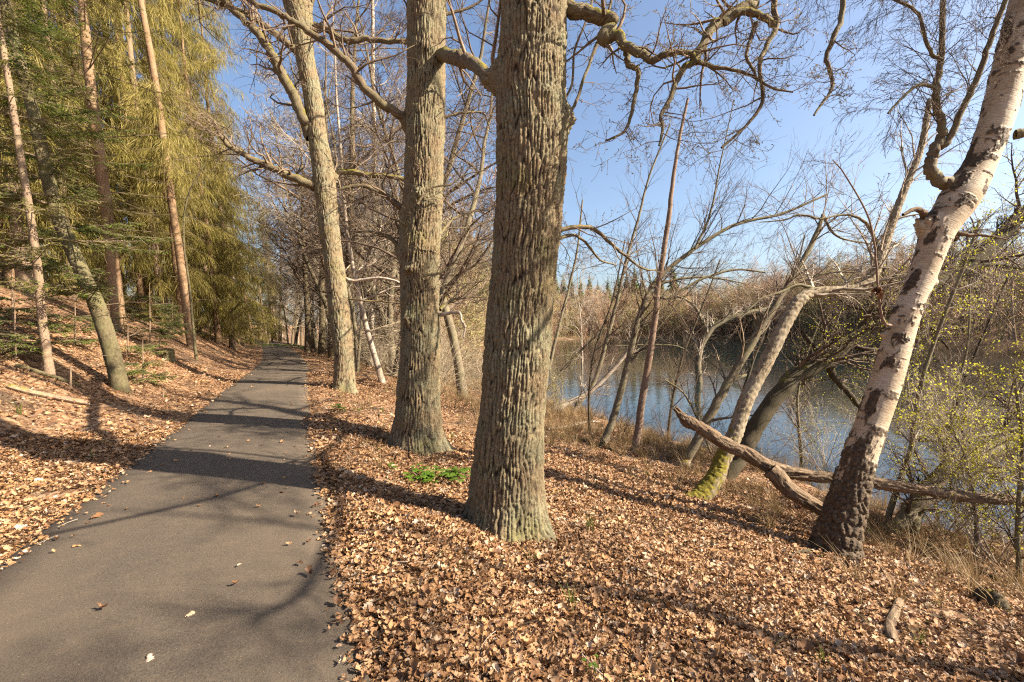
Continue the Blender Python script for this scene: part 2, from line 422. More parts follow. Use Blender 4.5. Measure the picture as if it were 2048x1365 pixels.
def litter_leaf_mat():
    m, nt, b = new_mat('dry_oak_leaf'); g = NB(nt)
    f = g.rand(); o = g.obj()
    stops = [(0, (.10, .052, .026)), (.17, (.27, .125, .053)), (.36, (.52, .285, .135)), (.6, (.68, .425, .23)), (.8, (.57, .295, .12)), (.92, (.77, .53, .34)), (1, (.84, .68, .52))]
    pw = g.n('ShaderNodeNewGeometry').outputs['Position']
    col = g.mix(g.math('MULTIPLY', g.noise(o, 60, 3), .3), g.ramp(f, stops), (.26, .13, .06))
    col = g.mix(g.ramp(g.noise(pw, 1.3, 5, .6), [(.50, 0.0), (.68, .62)]), col, (.17, .092, .050))     # damp matted patches
    g.l(col, b.inputs['Base Color']); b.inputs['Roughness'].default_value = .6
    t = g.n('ShaderNodeBsdfTranslucent'); g.l(col, t.inputs[0])
    mx = g.n('ShaderNodeMixShader'); mx.inputs[0].default_value = .15
    out = nt.nodes['Material Output']; g.l(b.outputs[0], mx.inputs[1]); g.l(t.outputs[0], mx.inputs[2]); g.l(mx.outputs[0], out.inputs[0])
    return m
def ground_mat():
    m, nt, b = new_mat('forest_floor'); g = NB(nt)
    p = g.n('ShaderNodeNewGeometry').outputs['Position']
    vo = g.n('ShaderNodeTexVoronoi'); vo.inputs['Scale'].default_value = 17; g.l(p, vo.inputs['Vector'])
    sep = g.n('ShaderNodeSeparateColor'); g.l(vo.outputs['Color'], sep.inputs[0])
    leaf = g.ramp(sep.outputs[0], [(0, (.10, .055, .03)), (.35, (.27, .14, .07)), (.7, (.44, .25, .13)), (1, (.55, .36, .22))])
    soil = g.ramp(g.noise(p, 9, 5), [(.35, (.055, .036, .024)), (.65, (.15, .10, .06))])
    col = g.mix(g.ramp(g.noise(p, .8, 5, .6), [(.30, .0), (.46, 1.0)]), soil, leaf)
    g.l(col, b.inputs['Base Color'])
    g.l(g.bump(g.math('ADD', sep.outputs[1], g.noise(p, 40, 4)), .03), b.inputs['Normal'])
    return m
def asphalt_mat():
    m, nt, b = new_mat('asphalt'); g = NB(nt)
    p = g.n('ShaderNodeNewGeometry').outputs['Position']
    big = g.noise(p, .7, 5, .6); gr = g.noise(p, 85, 6, .8); mid = g.noise(p, 6, 6, .75)
    col = g.ramp(gr, [(.3, (.044, .035, .027)), (.7, (.180, .142, .107))])
    col = g.mix(g.ramp(big, [(.38, 0.0), (.66, .6)]), col, (.185, .14, .098))
    col = g.mix(g.ramp(mid, [(.50, 0.0), (.75, .45)]), col, (.22, .16, .107))
    vo = g.n('ShaderNodeTexVoronoi'); vo.inputs['Scale'].default_value = 55; g.l(p, vo.inputs['Vector'])
    spk = g.ramp(vo.outputs['Distance'], [(.07, 1.0), (.12, 0.0)])
    sel = g.n('ShaderNodeSeparateColor'); g.l(vo.outputs['Color'], sel.inputs[0])
    col = g.mix(g.math('MULTIPLY', spk, g.ramp(sel.outputs[0], [(.72, 0.0), (.76, 1.0)])), col, (.55, .40, .26))
    g.l(col, b.inputs['Base Color']); b.inputs['Roughness'].default_value = .82
    g.l(g.bump(g.math('ADD', gr, g.math('MULTIPLY', g.noise(p, 420, 2), .6)), .005), b.inputs['Normal'])
    return m
def water_mat():
    m, nt, b = new_mat('lake_water'); g = NB(nt)
    p = g.n('ShaderNodeNewGeometry').outputs['Position']
    b.inputs['Base Color'].default_value = (.008, .014, .015, 1); b.inputs['Roughness'].default_value = .02
    b.inputs['IOR'].default_value = 1.52; b.inputs['Specular IOR Level'].default_value = .5
    a = g.n('ShaderNodeMapping'); a.inputs['Rotation'].default_value = (0, 0, R(25)); a.inputs['Scale'].default_value = (.9, 2.4, 1); g.l(p, a.inputs['Vector'])
    calm = g.ramp(g.noise(p, .035, 3), [(.40, .25), (.60, 1.0)])
    h = g.math('MULTIPLY', g.math('ADD', g.noise(a.outputs[0], 1.6, 4, .6), g.math('MULTIPLY', g.noise(a.outputs[0], .35, 2), 1.0)), calm)
    g.l(g.bump(h, .010), b.inputs['Normal'])
    return m
def plain(name, stops, scale=8, rough=.85, bump=0.0, transl=0.0):
    m, nt, b = new_mat(name); g = NB(nt); o = g.obj()
    f = g.noise(o, scale, 4, .6)
    g.l(g.ramp(f, stops), b.inputs['Base Color']); b.inputs['Roughness'].default_value = rough
    if bump: g.l(g.bump(g.noise(o, scale * 4, 4), bump), b.inputs['Normal'])
    return m

M_OAK = oak_mat(); M_BIRCH = birch_mat()
M_LIMB = bark_mat('oak_limb_bark', (.075, .050, .032), (.27, .20, .125), (.24, .22, .11), .45, .14, 50, 14, .012)
M_MOSSLIMB = bark_mat('mossy_limb_bark', (.075, .052, .034), (.27, .21, .13), (.24, .22, .10), .5, .42, 50, 14, .012)
M_TWIG = plain('twig_bark', [(.35, (.15, .10, .068)), (.65, (.34, .25, .165))], 6)
M_TWIGD = plain('dark_twig_bark', [(.35, (.085, .056, .040)), (.65, (.22, .155, .105))], 6)
M_FARTW = plain('brown_twig_bark', [(.35, (.32, .25, .165)), (.65, (.58, .47, .325))], 1.5)
M_PALE = plain('pale_twig_bark', [(.35, (.33, .25, .18)), (.65, (.58, .49, .39))], 5)
M_DEAD = bark_mat('dead_wood', (.095, .060, .036), (.37, .265, .17), (.20, .125, .075), .6, 0, 55, 4, .016)
M_SNAG = bark_mat('flaking_red_bark', (.12, .07, .048), (.36, .235, .16), (.42, .32, .24), .5, 0, 45, 14)
M_SHORE = bark_mat('alder_bark', (.10, .075, .05), (.28, .225, .15), (.29, .265, .15), .6, .12, 45, 16)
M_DARK = bark_mat('dark_willow_bark', (.045, .034, .022), (.125, .098, .058), (.11, .095, .05), .5, .05, 60, 9, .01)
M_MOSS = bark_mat('mossy_trunk_bark', (.12, .085, .05), (.45, .355, .235), (.48, .41, .30), .6, .80, 40, 14, moss_top=1.7)
M_SPRUCE = bark_mat('spruce_bark', (.16, .10, .068), (.42, .29, .195), (.35, .30, .16), .35, .05, 45, 25)
M_REDPINE = bark_mat('reddish_pine_bark', (.15, .085, .045), (.42, .255, .14), (.38, .30, .19), .35, 0, 40, 22)
M_GREYSPR = bark_mat('grey_green_bark', (.085, .068, .036), (.22, .175, .095), (.19, .18, .075), .5, .06, 36, 16)
M_STRAND = leafy_mat('drooping_dry_shoots', [(.30, (.16, .155, .030)), (.50, (.42, .345, .085)), (.72, (.74, .58, .23))], .45, .7)
M_NEEDLE = leafy_mat('green_needles', [(.30, (.05, .10, .018)), (.52, (.17, .24, .036)), (.75, (.42, .46, .075))], .45, 1.6)
M_OLIVE = leafy_mat('olive_needles', [(.30, (.10, .125, .025)), (.52, (.27, .25, .055)), (.75, (.48, .40, .11))], .4, 1.3)
M_BUD = leafy_mat('young_leaves', [(.30, (.50, .50, .03)), (.70, (.85, .80, .09))], .5, 5)
M_BRONZE = leafy_mat('swelling_buds', [(.30, (.20, .14, .05)), (.70, (.38, .33, .11))], .3, 5)
M_HERB = leafy_mat('bright_herb_leaves', [(.30, (.06, .14, .014)), (.70, (.22, .36, .04))], .35, 9, .45)
M_GRASS = leafy_mat('green_blades', [(.30, (.10, .15, .02)), (.70, (.26, .30, .05))], .35, 9)
M_STRAW = leafy_mat('dry_blades', [(.30, (.26, .155, .065)), (.70, (.52, .37, .19))], .25, 3)
M_REED = leafy_mat('dry_reed', [(.30, (.36, .235, .115)), (.70, (.60, .45, .26))], .25, 2)
M_DRYLEAF = litter_leaf_mat()
M_WITHER = leafy_mat('withered_leaves', [(.30, (.10, .048, .022)), (.70, (.33, .15, .065))], .3, 20)

# ------------------------------------------------------------------ setting: ground, path, lake
na = 420
ang = np.concatenate([np.linspace(-62, 62, 330, endpoint=False), np.linspace(62, 298, 91, endpoint=False)])
na = len(ang)
rr_ = np.concatenate([[0.25], np.geomspace(0.6, 40, 150), np.geomspace(42, 900, 70)])
TA, RR_ = np.meshgrid(np.radians(ang), rr_)
gx_, gy_ = RR_ * np.sin(TA), RR_ * np.cos(TA)
gv = np.stack([gx_, gy_, H(gx_, gy_)], -1).reshape(-1, 3)
i = np.arange(na); j = (np.arange(len(rr_) - 1) * na)[:, None]
gf = np.stack([j + i, j + na + i, j + na + (i + 1) % na, j + (i + 1) % na], -1).reshape(-1, 4)
gv = np.vstack([gv, [[0, 0, hz(0, 0)]]])
ground = link_mesh('ground', gv, gf, ground_mat()); tag(ground, 'leaf-strewn forest floor rising to a slope and falling to the lake', None, kind='structure')
ys = np.concatenate([np.arange(-12, 30, .12), np.arange(30, 130, .5)])
ed = (fbm(ys * 3.1, 0.5, 0, 31, 3) - .43) * .07; ed2 = (fbm(ys * 3.1, 9.5, 0, 35, 3) - .43) * .10
cross = np.linspace(-1, 1, 9)
pv, pf = [], []
xr = XR(ys); c = xr - 1.05
for k in range(len(ys)):
    for q in cross:
        wobble = ed[k] if q > 0 else ed2[k]
        u = q * (HALF + wobble) - (0.16 * (q < 0) * -q * float(np.interp(ys[k], [3, 8], [1, 0])))
        pv.append((c[k] + u / .893, ys[k], 0.012 * (1 - q * q) + .004))
    pv.append((c[k] + (HALF + .02) / .893, ys[k], -.12)); pv.append((c[k] - (HALF + .2) / .893, ys[k], -.12))
W = len(cross) + 2
for k in range(len(ys) - 1):
    a = k * W; b_ = a + W
    for q in range(8): pf.append((a + q, a + q + 1, b_ + q + 1, b_ + q))
    pf.append((a + 8, a + 9, b_ + 9, b_ + 8)); pf.append((a + 10, a, b_, b_ + 10))
path = link_mesh('path', pv, np.array(pf), asphalt_mat(), smooth=True); tag(path, 'narrow brownish asphalt footpath curving away through the wood', None, kind='structure')
lk = [(-160, -160), (260, -160), (260, 260), (-160, 260)]
lake = link_mesh('lake', [(x, y, WATER) for x, y in lk], [(0, 1, 2, 3)], water_mat(), smooth=False); tag(lake, 'rippled blue green lake water', None, kind='structure')

# ------------------------------------------------------------------ scatter by geometry nodes (uncountable stuff only)
def lib(objs, name):
    c = bpy.data.collections.new(name)
    for o in objs:
        COL.objects.unlink(o); c.objects.link(o)
    return c
def scatter(name, pts, rots, scl, coll, nvar, label):
    me = bpy.data.meshes.new(name); n = len(pts)
    me.vertices.add(n); me.vertices.foreach_set('co', np.asarray(pts, np.float32).ravel())
    a = me.attributes.new('rot', 'FLOAT_VECTOR', 'POINT'); a.data.foreach_set('vector', np.asarray(rots, np.float32).ravel())
    a = me.attributes.new('scl', 'FLOAT', 'POINT'); a.data.foreach_set('value', np.asarray(scl, np.float32))
    a = me.attributes.new('pick', 'INT', 'POINT'); a.data.foreach_set('value', nrng.integers(0, nvar, n).astype(np.int32))
    o = bpy.data.objects.new(name, me); COL.objects.link(o)
    ng = bpy.data.node_groups.new(name + '_nodes', 'GeometryNodeTree')
    ng.interface.new_socket('Geometry', in_out='INPUT', socket_type='NodeSocketGeometry'); ng.interface.new_socket('Geometry', in_out='OUTPUT', socket_type='NodeSocketGeometry')
    g = NB(ng)
    gi = g.n('NodeGroupInput'); go = g.n('NodeGroupOutput')
    iop = g.n('GeometryNodeInstanceOnPoints'); ci = g.n('GeometryNodeCollectionInfo')
    ci.inputs['Collection'].default_value = coll; ci.inputs['Separate Children'].default_value = True; ci.inputs['Reset Children'].default_value = True
    def na_(t, nm):
        x = g.n('GeometryNodeInputNamedAttribute', data_type=t); x.inputs['Name'].default_value = nm; return x.outputs[0]
    e2r = g.n('FunctionNodeEulerToRotation'); g.l(na_('FLOAT_VECTOR', 'rot'), e2r.inputs[0])
    g.l(gi.outputs[0], iop.inputs['Points']); g.l(ci.outputs[0], iop.inputs['Instance'])
    iop.inputs['Pick Instance'].default_value = True
    g.l(na_('INT', 'pick'), iop.inputs['Instance Index']); g.l(e2r.outputs[0], iop.inputs['Rotation']); g.l(na_('FLOAT', 'scl'), iop.inputs['Scale'])
    g.l(iop.outputs[0], go.inputs[0])
    md = o.modifiers.new('scatter', 'NODES'); md.node_group = ng
    return tag(o, label, None, kind='stuff')

def leaf_mesh(name, seed, curl, lobes=4):
    """lobed oak leaf, midrib bent, edges curled; unit length"""
    rn = random.Random(seed)
    st = [0, .12, .22, .32, .42, .52, .62, .72, .82, .92, 1.0]
    wd = [.012, .03, .15, .09, .21, .13, .29, .18, .27, .16, .0]
    V, F = [], []
    tw = rn.uniform(-.6, .6)
    for k, (t, w_) in enumerate(zip(st, wd)):
        w_ *= rn.uniform(.85, 1.2)
        z0 = curl * (t - .5) ** 2 * 1.3 + .06 * math.sin(t * 9 + seed); y0 = .07 * math.sin(t * 4 + seed)
        for s in (-1, 0, 1):
            V.append((t - .5, y0 + s * w_, z0 + abs(s) * w_ * (curl * .9 + tw * s * .8) + rn.uniform(-.02, .02)))
    for k in range(len(st) - 1):
        a = k * 3
        F += [(a, a + 1, a + 4, a + 3), (a + 1, a + 2, a + 5, a + 4)]
    return link_mesh(name, V, np.array(F), M_DRYLEAF)
LEAVES = [leaf_mesh('oak_leaf_shape', s, cu) for s, cu in ((1, .9), (2, -.8), (3, .45), (4, 1.3), (5, -.4), (6, .15))]
leaf_meshes = [o.data for o in LEAVES]
leaf_lib = lib(LEAVES, 'leaf_shapes')
def polar(n, r0, r1, a0=-60, a1=58, pw=1.0):
    r = np.exp(nrng.uniform(math.log(r0), math.log(r1), n)) if pw == 0 else np.sqrt(nrng.uniform(r0 ** 2, r1 ** 2, n))
    a = np.radians(nrng.uniform(a0, a1, n)); return r * np.sin(a), r * np.cos(a)
LX, LY = [], []
for (n, r0, r1) in ((72000, 1.3, 4.2), (112000, 4.2, 9), (64000, 9, 18), (20000, 18, 34)):
    x, y = polar(n, r0, r1); LX.append(x); LY.append(y)
x, y = np.concatenate(LX), np.concatenate(LY); r = np.hypot(x, y)
u = lat(x, y); keep = (np.where(u < 0, -u - .16 * np.interp(y, [3, 8], [1, 0]), u) > HALF - .02 + nrng.normal(0, .05, len(u))) & (H(x, y) > WATER + .12) & (vnoise(x * 1.4, y * 1.4, 0, 77) < .93)
keep &= ~((u > 0) & (u - HALF > 8.4))
stray = (np.abs(u) < HALF) & (nrng.random(len(u)) < .003 + .03 * sstep(np.abs(u), .7, .95)) & (r > 4.5)
keep |= stray
x, y, r = x[keep], y[keep], r[keep]; n = len(x)
uu = lat(x, y); onp = np.where(uu < 0, -uu - .16 * np.interp(y, [3, 8], [1, 0]), uu) < HALF + .02
z = np.where(onp, .022, H(x, y) + nrng.uniform(.0, .035, n))
rot = np.stack([nrng.normal(0, .24, n) * np.where(onp, .3, 1), nrng.normal(0, .24, n) * np.where(onp, .3, 1), nrng.uniform(0, 6.28, n)], -1)
scl = np.clip(nrng.lognormal(-3.22, .38, n), .015, .11) * np.interp(r, [3, 12, 30], [.9, 1.2, 2.0])
scatter('leaf_litter', np.stack([x, y, z], -1), rot, scl, leaf_lib, 6, 'tan and brown dry oak leaves covering the ground')

def blade_tuft(name, n, h, spread, mat, seed, w=.004, bend=.5):
    rn = random.Random(seed); V, F = [], []
    for k in range(n):
        a = rn.uniform(0, 6.28); rr = rn.uniform(0, spread * .35); b = rn.uniform(.1, bend); hh = h * rn.uniform(.5, 1.1); a2 = a + rn.gauss(0, .7)
        x0, y0 = rr * math.cos(a), rr * math.sin(a); dx, dy = math.cos(a2), math.sin(a2); o = len(V)
        for t in (0, .4, .75, 1.0):
            ww = w * (1 - t * .9); px, py, pz = x0 + dx * b * hh * t * t, y0 + dy * b * hh * t * t, hh * (t - .28 * b * t * t)
            V += [(px - dy * ww, py + dx * ww, pz), (px + dy * ww, py - dx * ww, pz)]
        for q in range(3): F.append((o + 2 * q, o + 2 * q + 1, o + 2 * q + 3, o + 2 * q + 2))
    return link_mesh(name, V, np.array(F), mat)
straw_lib = lib([blade_tuft('straw_shape', 26, .42, .22, M_STRAW, s, .0035, 1.0) for s in (1, 2, 3)], 'straw_shapes')
n = 5200
x, y = polar(n * 4, 4.5, 34, -40, 56)
w = lat(x, y) - HALF
prob = sstep(w, 4.6, 7.0) * .8 + .035 + .5 * sstep(w, 2.0, 4.5) * (y > 9)
k = (nrng.random(len(x)) < prob) & (w > .3) & (H(x, y) > WATER - .05) & (vnoise(x * .7, y * .7, 0, 5) > .33)
x, y = x[k][:n], y[k][:n]; n = len(x)
scatter('dry_grass', np.stack([x, y, H(x, y) - .01], -1), np.stack([nrng.normal(0, .15, n), nrng.normal(0, .15, n), nrng.uniform(0, 6.28, n)], -1), nrng.uniform(.5, 1.15, n), straw_lib, 3, 'matted straw-coloured grass along the lake bank')
reed_lib = lib([blade_tuft('reed_shape', 13, 1.0, .5, M_REED, s, .0042, .22) for s in (11, 12, 13)], 'reed_shapes')
xs, ysr = polar(14000, 6, 46, -12, 60)
w = lat(xs, ysr) - HALF
k = (H(xs, ysr) < WATER + .16) & (H(xs, ysr) > WATER - .45) & ((np.degrees(np.arctan2(xs, ysr)) > 24) | (np.hypot(xs, ysr) > 19)) & (nrng.random(len(xs)) < .5)
xs, ysr = xs[k], ysr[k]; n = len(xs)
scatter('reed_bed', np.stack([xs, ysr, H(xs, ysr) - .02], -1), np.stack([nrng.normal(0, .1, n), nrng.normal(0, .1, n), nrng.uniform(0, 6.28, n)], -1), nrng.uniform(.4, .8, n), reed_lib, 3, 'thin dry reeds standing at the water edge')

# ------------------------------------------------------------------ branch recipes: (segments, wiggle, lift, children, angle, length ratio, sides)
S_OAKTW = [(5, .30, .02, 5, .95, .55, 4), (4, .32, .02, 4, .9, .55, 3), (3, .34, .03, -1, .022, .010, 3)]
S_OAKFINE = [(4, .28, .04, 4, .8, .6, 3), (3, .3, .04, -1, .020, .009, 3)]
S_CROWN = [(7, .07, .05, 9, .95, .62, 7), (6, .2, .03, 6, .85, .5, 5), (5, .26, .0, 5, .85, .5, 3), (3, .3, .0, 0, 1, 1, 3)]
S_BIRCHTW = [(5, .14, .00, 7, .6, .5, 3), (4, .14, -.11, 5, .5, .55, 3), (3, .12, -.22, -1, .016, .008, 3)]
S_SAP = [(5, .12, .05, 5, .6, .55, 3), (4, .14, .03, 4, .55, .55, 3), (3, .16, .03, -1, .016, .008, 3)]
S_SHRUB = [(6, .15, .06, 9, .8, .5, 4), (5, .20, .02, 6, .85, .5, 3), (3, .24, .02, -1, .032, .020, 3)]
S_BUSH = [(5, .16, .05, 6, .6, .55, 3), (4, .2, .03, 5, .6, .5, 3), (3, .2, .02, 0, 1, 1, 3)]

def base_of(px, py):
    d, q = ground_hit(px, py); return d, q
def limb(parent, origin, mat, pts, d0, d1, w0, w1, tw=None, n_tw=0, L=(.4, 1.0), S=S_OAKTW, rn=rnd, jit=.17, name='limb', sides=10, up=.1, t0=.15, rscale=.45):
    p, r = tpath(pts, d0, d1, w0, w1, jit=jit)
    t = Tubes(); t.add(p.tolist(), r.tolist(), sides); o = t.build(name, mat, parent, origin)
    if tw is not None and n_tw:
        lt = Tubes(tw.rmin, tw.fol); sprout(lt, p.tolist(), r.tolist(), n_tw, L, S, rn, up=up, t0=t0, rscale=rscale)
        lt.build('twigs', tw.mat or M_TWIG, o, origin)
    return p, r
def crown_above(tb, top, d, L, r, S, rn):
    grow(tb, tuple(top), nrm(tuple(d)), L, r, 0, S, rn)

# ------------------------------------------------------------------ big oak beside the path
dO, bO = base_of(1015, 1052)
oak = empty('oak_tree', tuple(bO), 'thick furrowed oak trunk nearest the camera, with burl and mossy limb', 'tree', 'row of oaks along the path')
rows = [(1135, 900, 1135), (1090, 920, 1112), (1052, 930, 1100), (1000, 940, 1092), (900, 948, 1087), (800, 961, 1090), (700, 968, 1100), (600, 977, 1108), (500, 985, 1118), (400, 991, 1126), (300, 993, 1134), (180, 993, 1132), (100, 997, 1133), (0, 1003, 1137), (-110, 1010, 1140)]
C, Rr = trace(rows, dO)
pm = FPX / dO
bark_trunk('trunk', C, Rr - .012, M_OAK, oak, bO, .034, .34, .025, .0070, flare=.12, flare_h=.17, lobes=(5, 2.2), v0=.30, seed=3,
           bumps=((2.9, (1135 - 148) / pm, .10, .09, .12), (-.10, (1135 - 240) / pm, .05, .10, .10), (-1.2, (1135 - 215) / pm, .03, .04, .05), (-.35, (1135 - 470) / pm, .02, .06, .05), (-1.75, (1135 - 40) / pm, .035, .1, .2)))
tw = Tubes(.0022)
fo = Tubes(); tw.fol = fo
rn = random.Random(21)
limb(oak, bO, M_LIMB, [(1045, 225), (1000, 178), (962, 140), (938, 124), (915, 116), (892, 112), (868, 112), (850, 112)], dO, dO + 3.3, 27, 26, tw, 5, (.6, 1.2), rn=rn)
limb(oak, bO, M_MOSSLIMB, [(1120, 5), (1140, 16), (1170, 28), (1216, 37), (1223, 51), (1206, 79), (1234, 70), (1253, 93), (1285, 111), (1304, 122), (1331, 108), (1378, 106), (1396, 125)], dO, dO - .5, 32, 9, tw, 12, (.25, .6), rn=rn)
limb(oak, bO, M_LIMB, [(1253, 102), (1257, 130), (1276, 143), (1271, 185), (1262, 231), (1248, 264), (1211, 282)], dO - .2, dO - .3, 13, 4, tw, 7, (.2, .5), rn=rn)
limb(oak, bO, M_MOSSLIMB, [(1078, -85), (1200, -290), (1380, -400), (1470, -200), (1503, 0), (1489, 14), (1443, 42), (1424, 56), (1406, 88), (1392, 116), (1378, 130), (1355, 157), (1341, 199), (1322, 231), (1325, 259), (1318, 292)], dO, dO - .6, 32, 4, tw, 24, (.3, .7), rn=rn, t0=.3)
limb(oak, bO, M_MOSSLIMB, [(1447, 46), (1484, 23), (1517, 30), (1549, 51)], dO - .5, dO - .55, 16, 12, tw, 3, (.2, .5), rn=rn)
limb(oak, bO, M_LIMB, [(1470, -200), (1530, -190), (1549, -100), (1549, 0), (1551, 56), (1526, 106), (1519, 139), (1524, 204), (1493, 250), (1443, 296)], dO - .12, dO - .5, 15, 5, tw, 13, (.3, .7), rn=rn, t0=.25)
limb(oak, bO, M_LIMB, [(1396, 125), (1433, 134), (1493, 148), (1544, 176), (1586, 185)], dO - .5, dO - .6, 9, 3, tw, 8, (.25, .55), rn=rn)
limb(oak, bO, M_LIMB, [(1512, 46), (1498, 88), (1493, 116), (1507, 139), (1512, 157)], dO - .5, dO - .6, 9, 4, tw, 4, (.2, .4), rn=rn)
limb(oak, bO, M_LIMB, [(1460, -215), (1570, -290), (1680, -180), (1688, 0), (1665, 79), (1653, 116), (1665, 157), (1660, 185), (1646, 204), (1628, 231)], dO - .12, dO - .5, 14, 4, tw, 7, (.2, .5), rn=rn, t0=.35)
limb(oak, bO, M_LIMB, [(1075, 470), (1130, 458), (1183, 456), (1220, 486), (1248, 509), (1285, 537), (1313, 541)], dO, dO + .7, 11, 3, tw, 11, (.3, .8), rn=rn)
limb(oak, bO, M_LIMB, [(1075, 495), (1135, 472), (1165, 480), (1200, 520), (1230, 530)], dO, dO + .8, 8, 3, tw, 7, (.3, .8), rn=rn)
limb(oak, bO, M_LIMB, [(1085, 250), (1142, 222), (1170, 150), (1205, 60), (1235, -40)], dO + .2, dO + .6, 7, 5, tw, 8, (.3, .7), rn=rn)
limb(oak, bO, M_LIMB, [(1085, 240), (1140, 180), (1150, 100), (1180, 20), (1190, -60)], dO + .2, dO + .4, 5, 4, tw, 6, (.3, .7), rn=rn)
up = Tubes(.006); crown_above(up, C[-1], C[-1] - C[-3], 10, Rr[-1], S_CROWN, random.Random(5))
up.build('upper_crown', M_LIMB, oak, bO); tw.build('twigs', M_TWIG, oak, bO); fo.build('buds', M_BRONZE, oak, bO)

# ------------------------------------------------------------------ second oak
d2, b2 = base_of(838, 897)
oak2 = empty('oak_tree', tuple(b2), 'second oak from the camera, bark ridged, long bare limb reaching up over path', 'tree', 'row of oaks along the path')
rows = [(945, 758, 912), (915, 772, 900), (897, 777, 893), (871, 783, 886), (832, 791, 882), (753, 797, 882), (675, 801, 880), (597, 802, 878), (519, 799, 879), (500, 798, 880), (430, 804, 884), (352, 810, 887), (234, 811, 890), (156, 814, 891), (0, 814, 892), (-130, 818, 890)]
C, Rr = trace(rows, d2); pm = FPX / d2
bark_trunk('trunk', C, Rr - .012, M_OAK, oak2, b2, .036, .36, .026, .0100, flare=.13, flare_h=.22, lobes=(5, .6), v0=.30, seed=9,
           bumps=((3.0, (945 - 235) / pm, .09, .08, .09), (3.1, (945 - 430) / pm, .05, .08, .08), (2.9, (945 - 500) / pm, .06, .09, .10), (-1.6, (945 - 400) / pm, .05, .09, .10), (-1.4, (945 - 120) / pm, .04, .1, .1), (-1.9, (945 - 545) / pm, .05, .08, .05), (-2.0, (945 - 640) / pm, .05, .08, .10)))
tw = Tubes(.0032); fo = Tubes(); tw.fol = fo; rn = random.Random(31)
limb(oak2, b2, M_LIMB, [(818, 262), (804, 236), (771, 211), (732, 180), (705, 137), (673, 105), (634, 74), (595, 47), (556, 27), (498, 0), (420, -50)], d2, d2 - .9, 20, 9, tw, 14, (.5, 1.2), rn=rn)
limb(oak2, b2, M_LIMB, [(812, 425), (800, 413), (771, 391), (736, 375), (705, 373), (680, 380)], d2, d2 - .2, 16, 5, tw, 8, (.4, 1.0), rn=rn)
limb(oak2, b2, M_LIMB, [(808, 500), (795, 492), (775, 473), (748, 465), (715, 462)], d2, d2 - .1, 11, 3, tw, 6, (.4, .9), rn=rn)
limb(oak2, b2, M_PALE, [(875, 628), (884, 629), (904, 626), (919, 625), (923, 640), (930, 655), (927, 675)], d2, d2 - .3, 9, 3, tw, 2, (.1, .3), rn=rn)
limb(oak2, b2, M_LIMB, [(845, 560), (850, 552), (878, 546), (905, 530), (925, 500), (960, 480)], d2 - .5, d2 - .3, 6, 2, tw, 8, (.3, .8), rn=rn)
limb(oak2, b2, M_LIMB, [(835, 410), (842, 398), (865, 375), (900, 370), (930, 350), (975, 340)], d2 - .5, d2 - .3, 6, 2, tw, 8, (.3, .8), rn=rn)
limb(oak2, b2, M_LIMB, [(885, 30), (905, 25), (940, 15), (980, -10)], d2, d2 + .2, 8, 3, tw, 7, (.4, .9), rn=rn)
limb(oak2, b2, M_LIMB, [(880, 240), (905, 230), (940, 225), (968, 228), (980, 260)], d2, d2 + .5, 7, 2, tw, 18, (.5, 1.2), rn=rn)
limb(oak2, b2, M_LIMB, [(880, 620), (905, 600), (940, 595), (975, 575)], d2 + .2, d2 + 1.2, 7, 2, tw, 18, (.5, 1.2), rn=rn)
limb(oak2, b2, M_LIMB, [(880, 470), (905, 440), (940, 425), (980, 420)], d2 + .2, d2 + 1.2, 7, 2, tw, 22, (.5, 1.2), rn=rn)
up = Tubes(.006); crown_above(up, C[-1], C[-1] - C[-3], 10, Rr[-1], S_CROWN, random.Random(15))
up.build('upper_crown', M_LIMB, oak2, b2); tw.build('twigs', M_TWIG, oak2, b2); fo.build('buds', M_BRONZE, oak2, b2)

# ------------------------------------------------------------------ third oak
d3, b3 = base_of(688, 782)
oak3 = empty('oak_tree', tuple(b3), 'third oak from the camera, slimmer grey trunk leaning over path', 'tree', 'row of oaks along the path')
rows = [(800, 660, 716), (782, 665, 711), (714, 669, 707), (636, 660, 700), (558, 652, 691), (508, 647, 684), (430, 636, 675), (352, 627, 669), (273, 617, 653), (195, 609, 644), (117, 592, 628), (39, 576, 624), (0, 566, 624)]
C, Rr = trace(rows, d3); pm = FPX / d3
bark_trunk('trunk', C, Rr - .01, M_OAK, oak3, b3, .045, .40, .024, .016, flare=.10, flare_h=.22, lobes=(4, 1.), v0=.22, seed=14, bumps=((3.1, (800 - 362) / pm, .06, .12, .12), (.1, (800 - 352) / pm, .06, .12, .12)))
tw = Tubes(.005); rn = random.Random(41)
limb(oak3, b3, M_LIMB, [(630, 375), (620, 369), (576, 351), (537, 332), (498, 316), (459, 293), (440, 270), (427, 240)], d3, d3 - 1, 20, 5, tw, 22, (.8, 1.9), rn=rn)
limb(oak3, b3, M_MOSSLIMB, [(622, 275), (611, 242), (587, 195), (564, 148), (544, 109), (517, 70), (478, 31), (447, 0), (400, -60)], d3, d3 - 1, 24, 10, tw, 20, (.8, 2.), rn=rn)
limb(oak3, b3, M_LIMB, [(600, 110), (583, 94), (537, 58), (497, 31), (420, 0), (350, -30)], d3, d3 - 1, 16, 7, tw, 17, (.8, 2.), rn=rn)
limb(oak3, b3, M_MOSSLIMB, [(655, 360), (662, 353), (689, 344), (736, 350), (790, 355), (830, 365)], d3, d3 + .5, 14, 8, tw, 15, (.8, 1.9), rn=rn)
limb(oak3, b3, M_LIMB, [(610, 60), (622, 55), (654, 59), (689, 82), (732, 78), (771, 82), (830, 84)], d3, d3 + .5, 16, 9, tw, 17, (.8, 1.9), rn=rn)
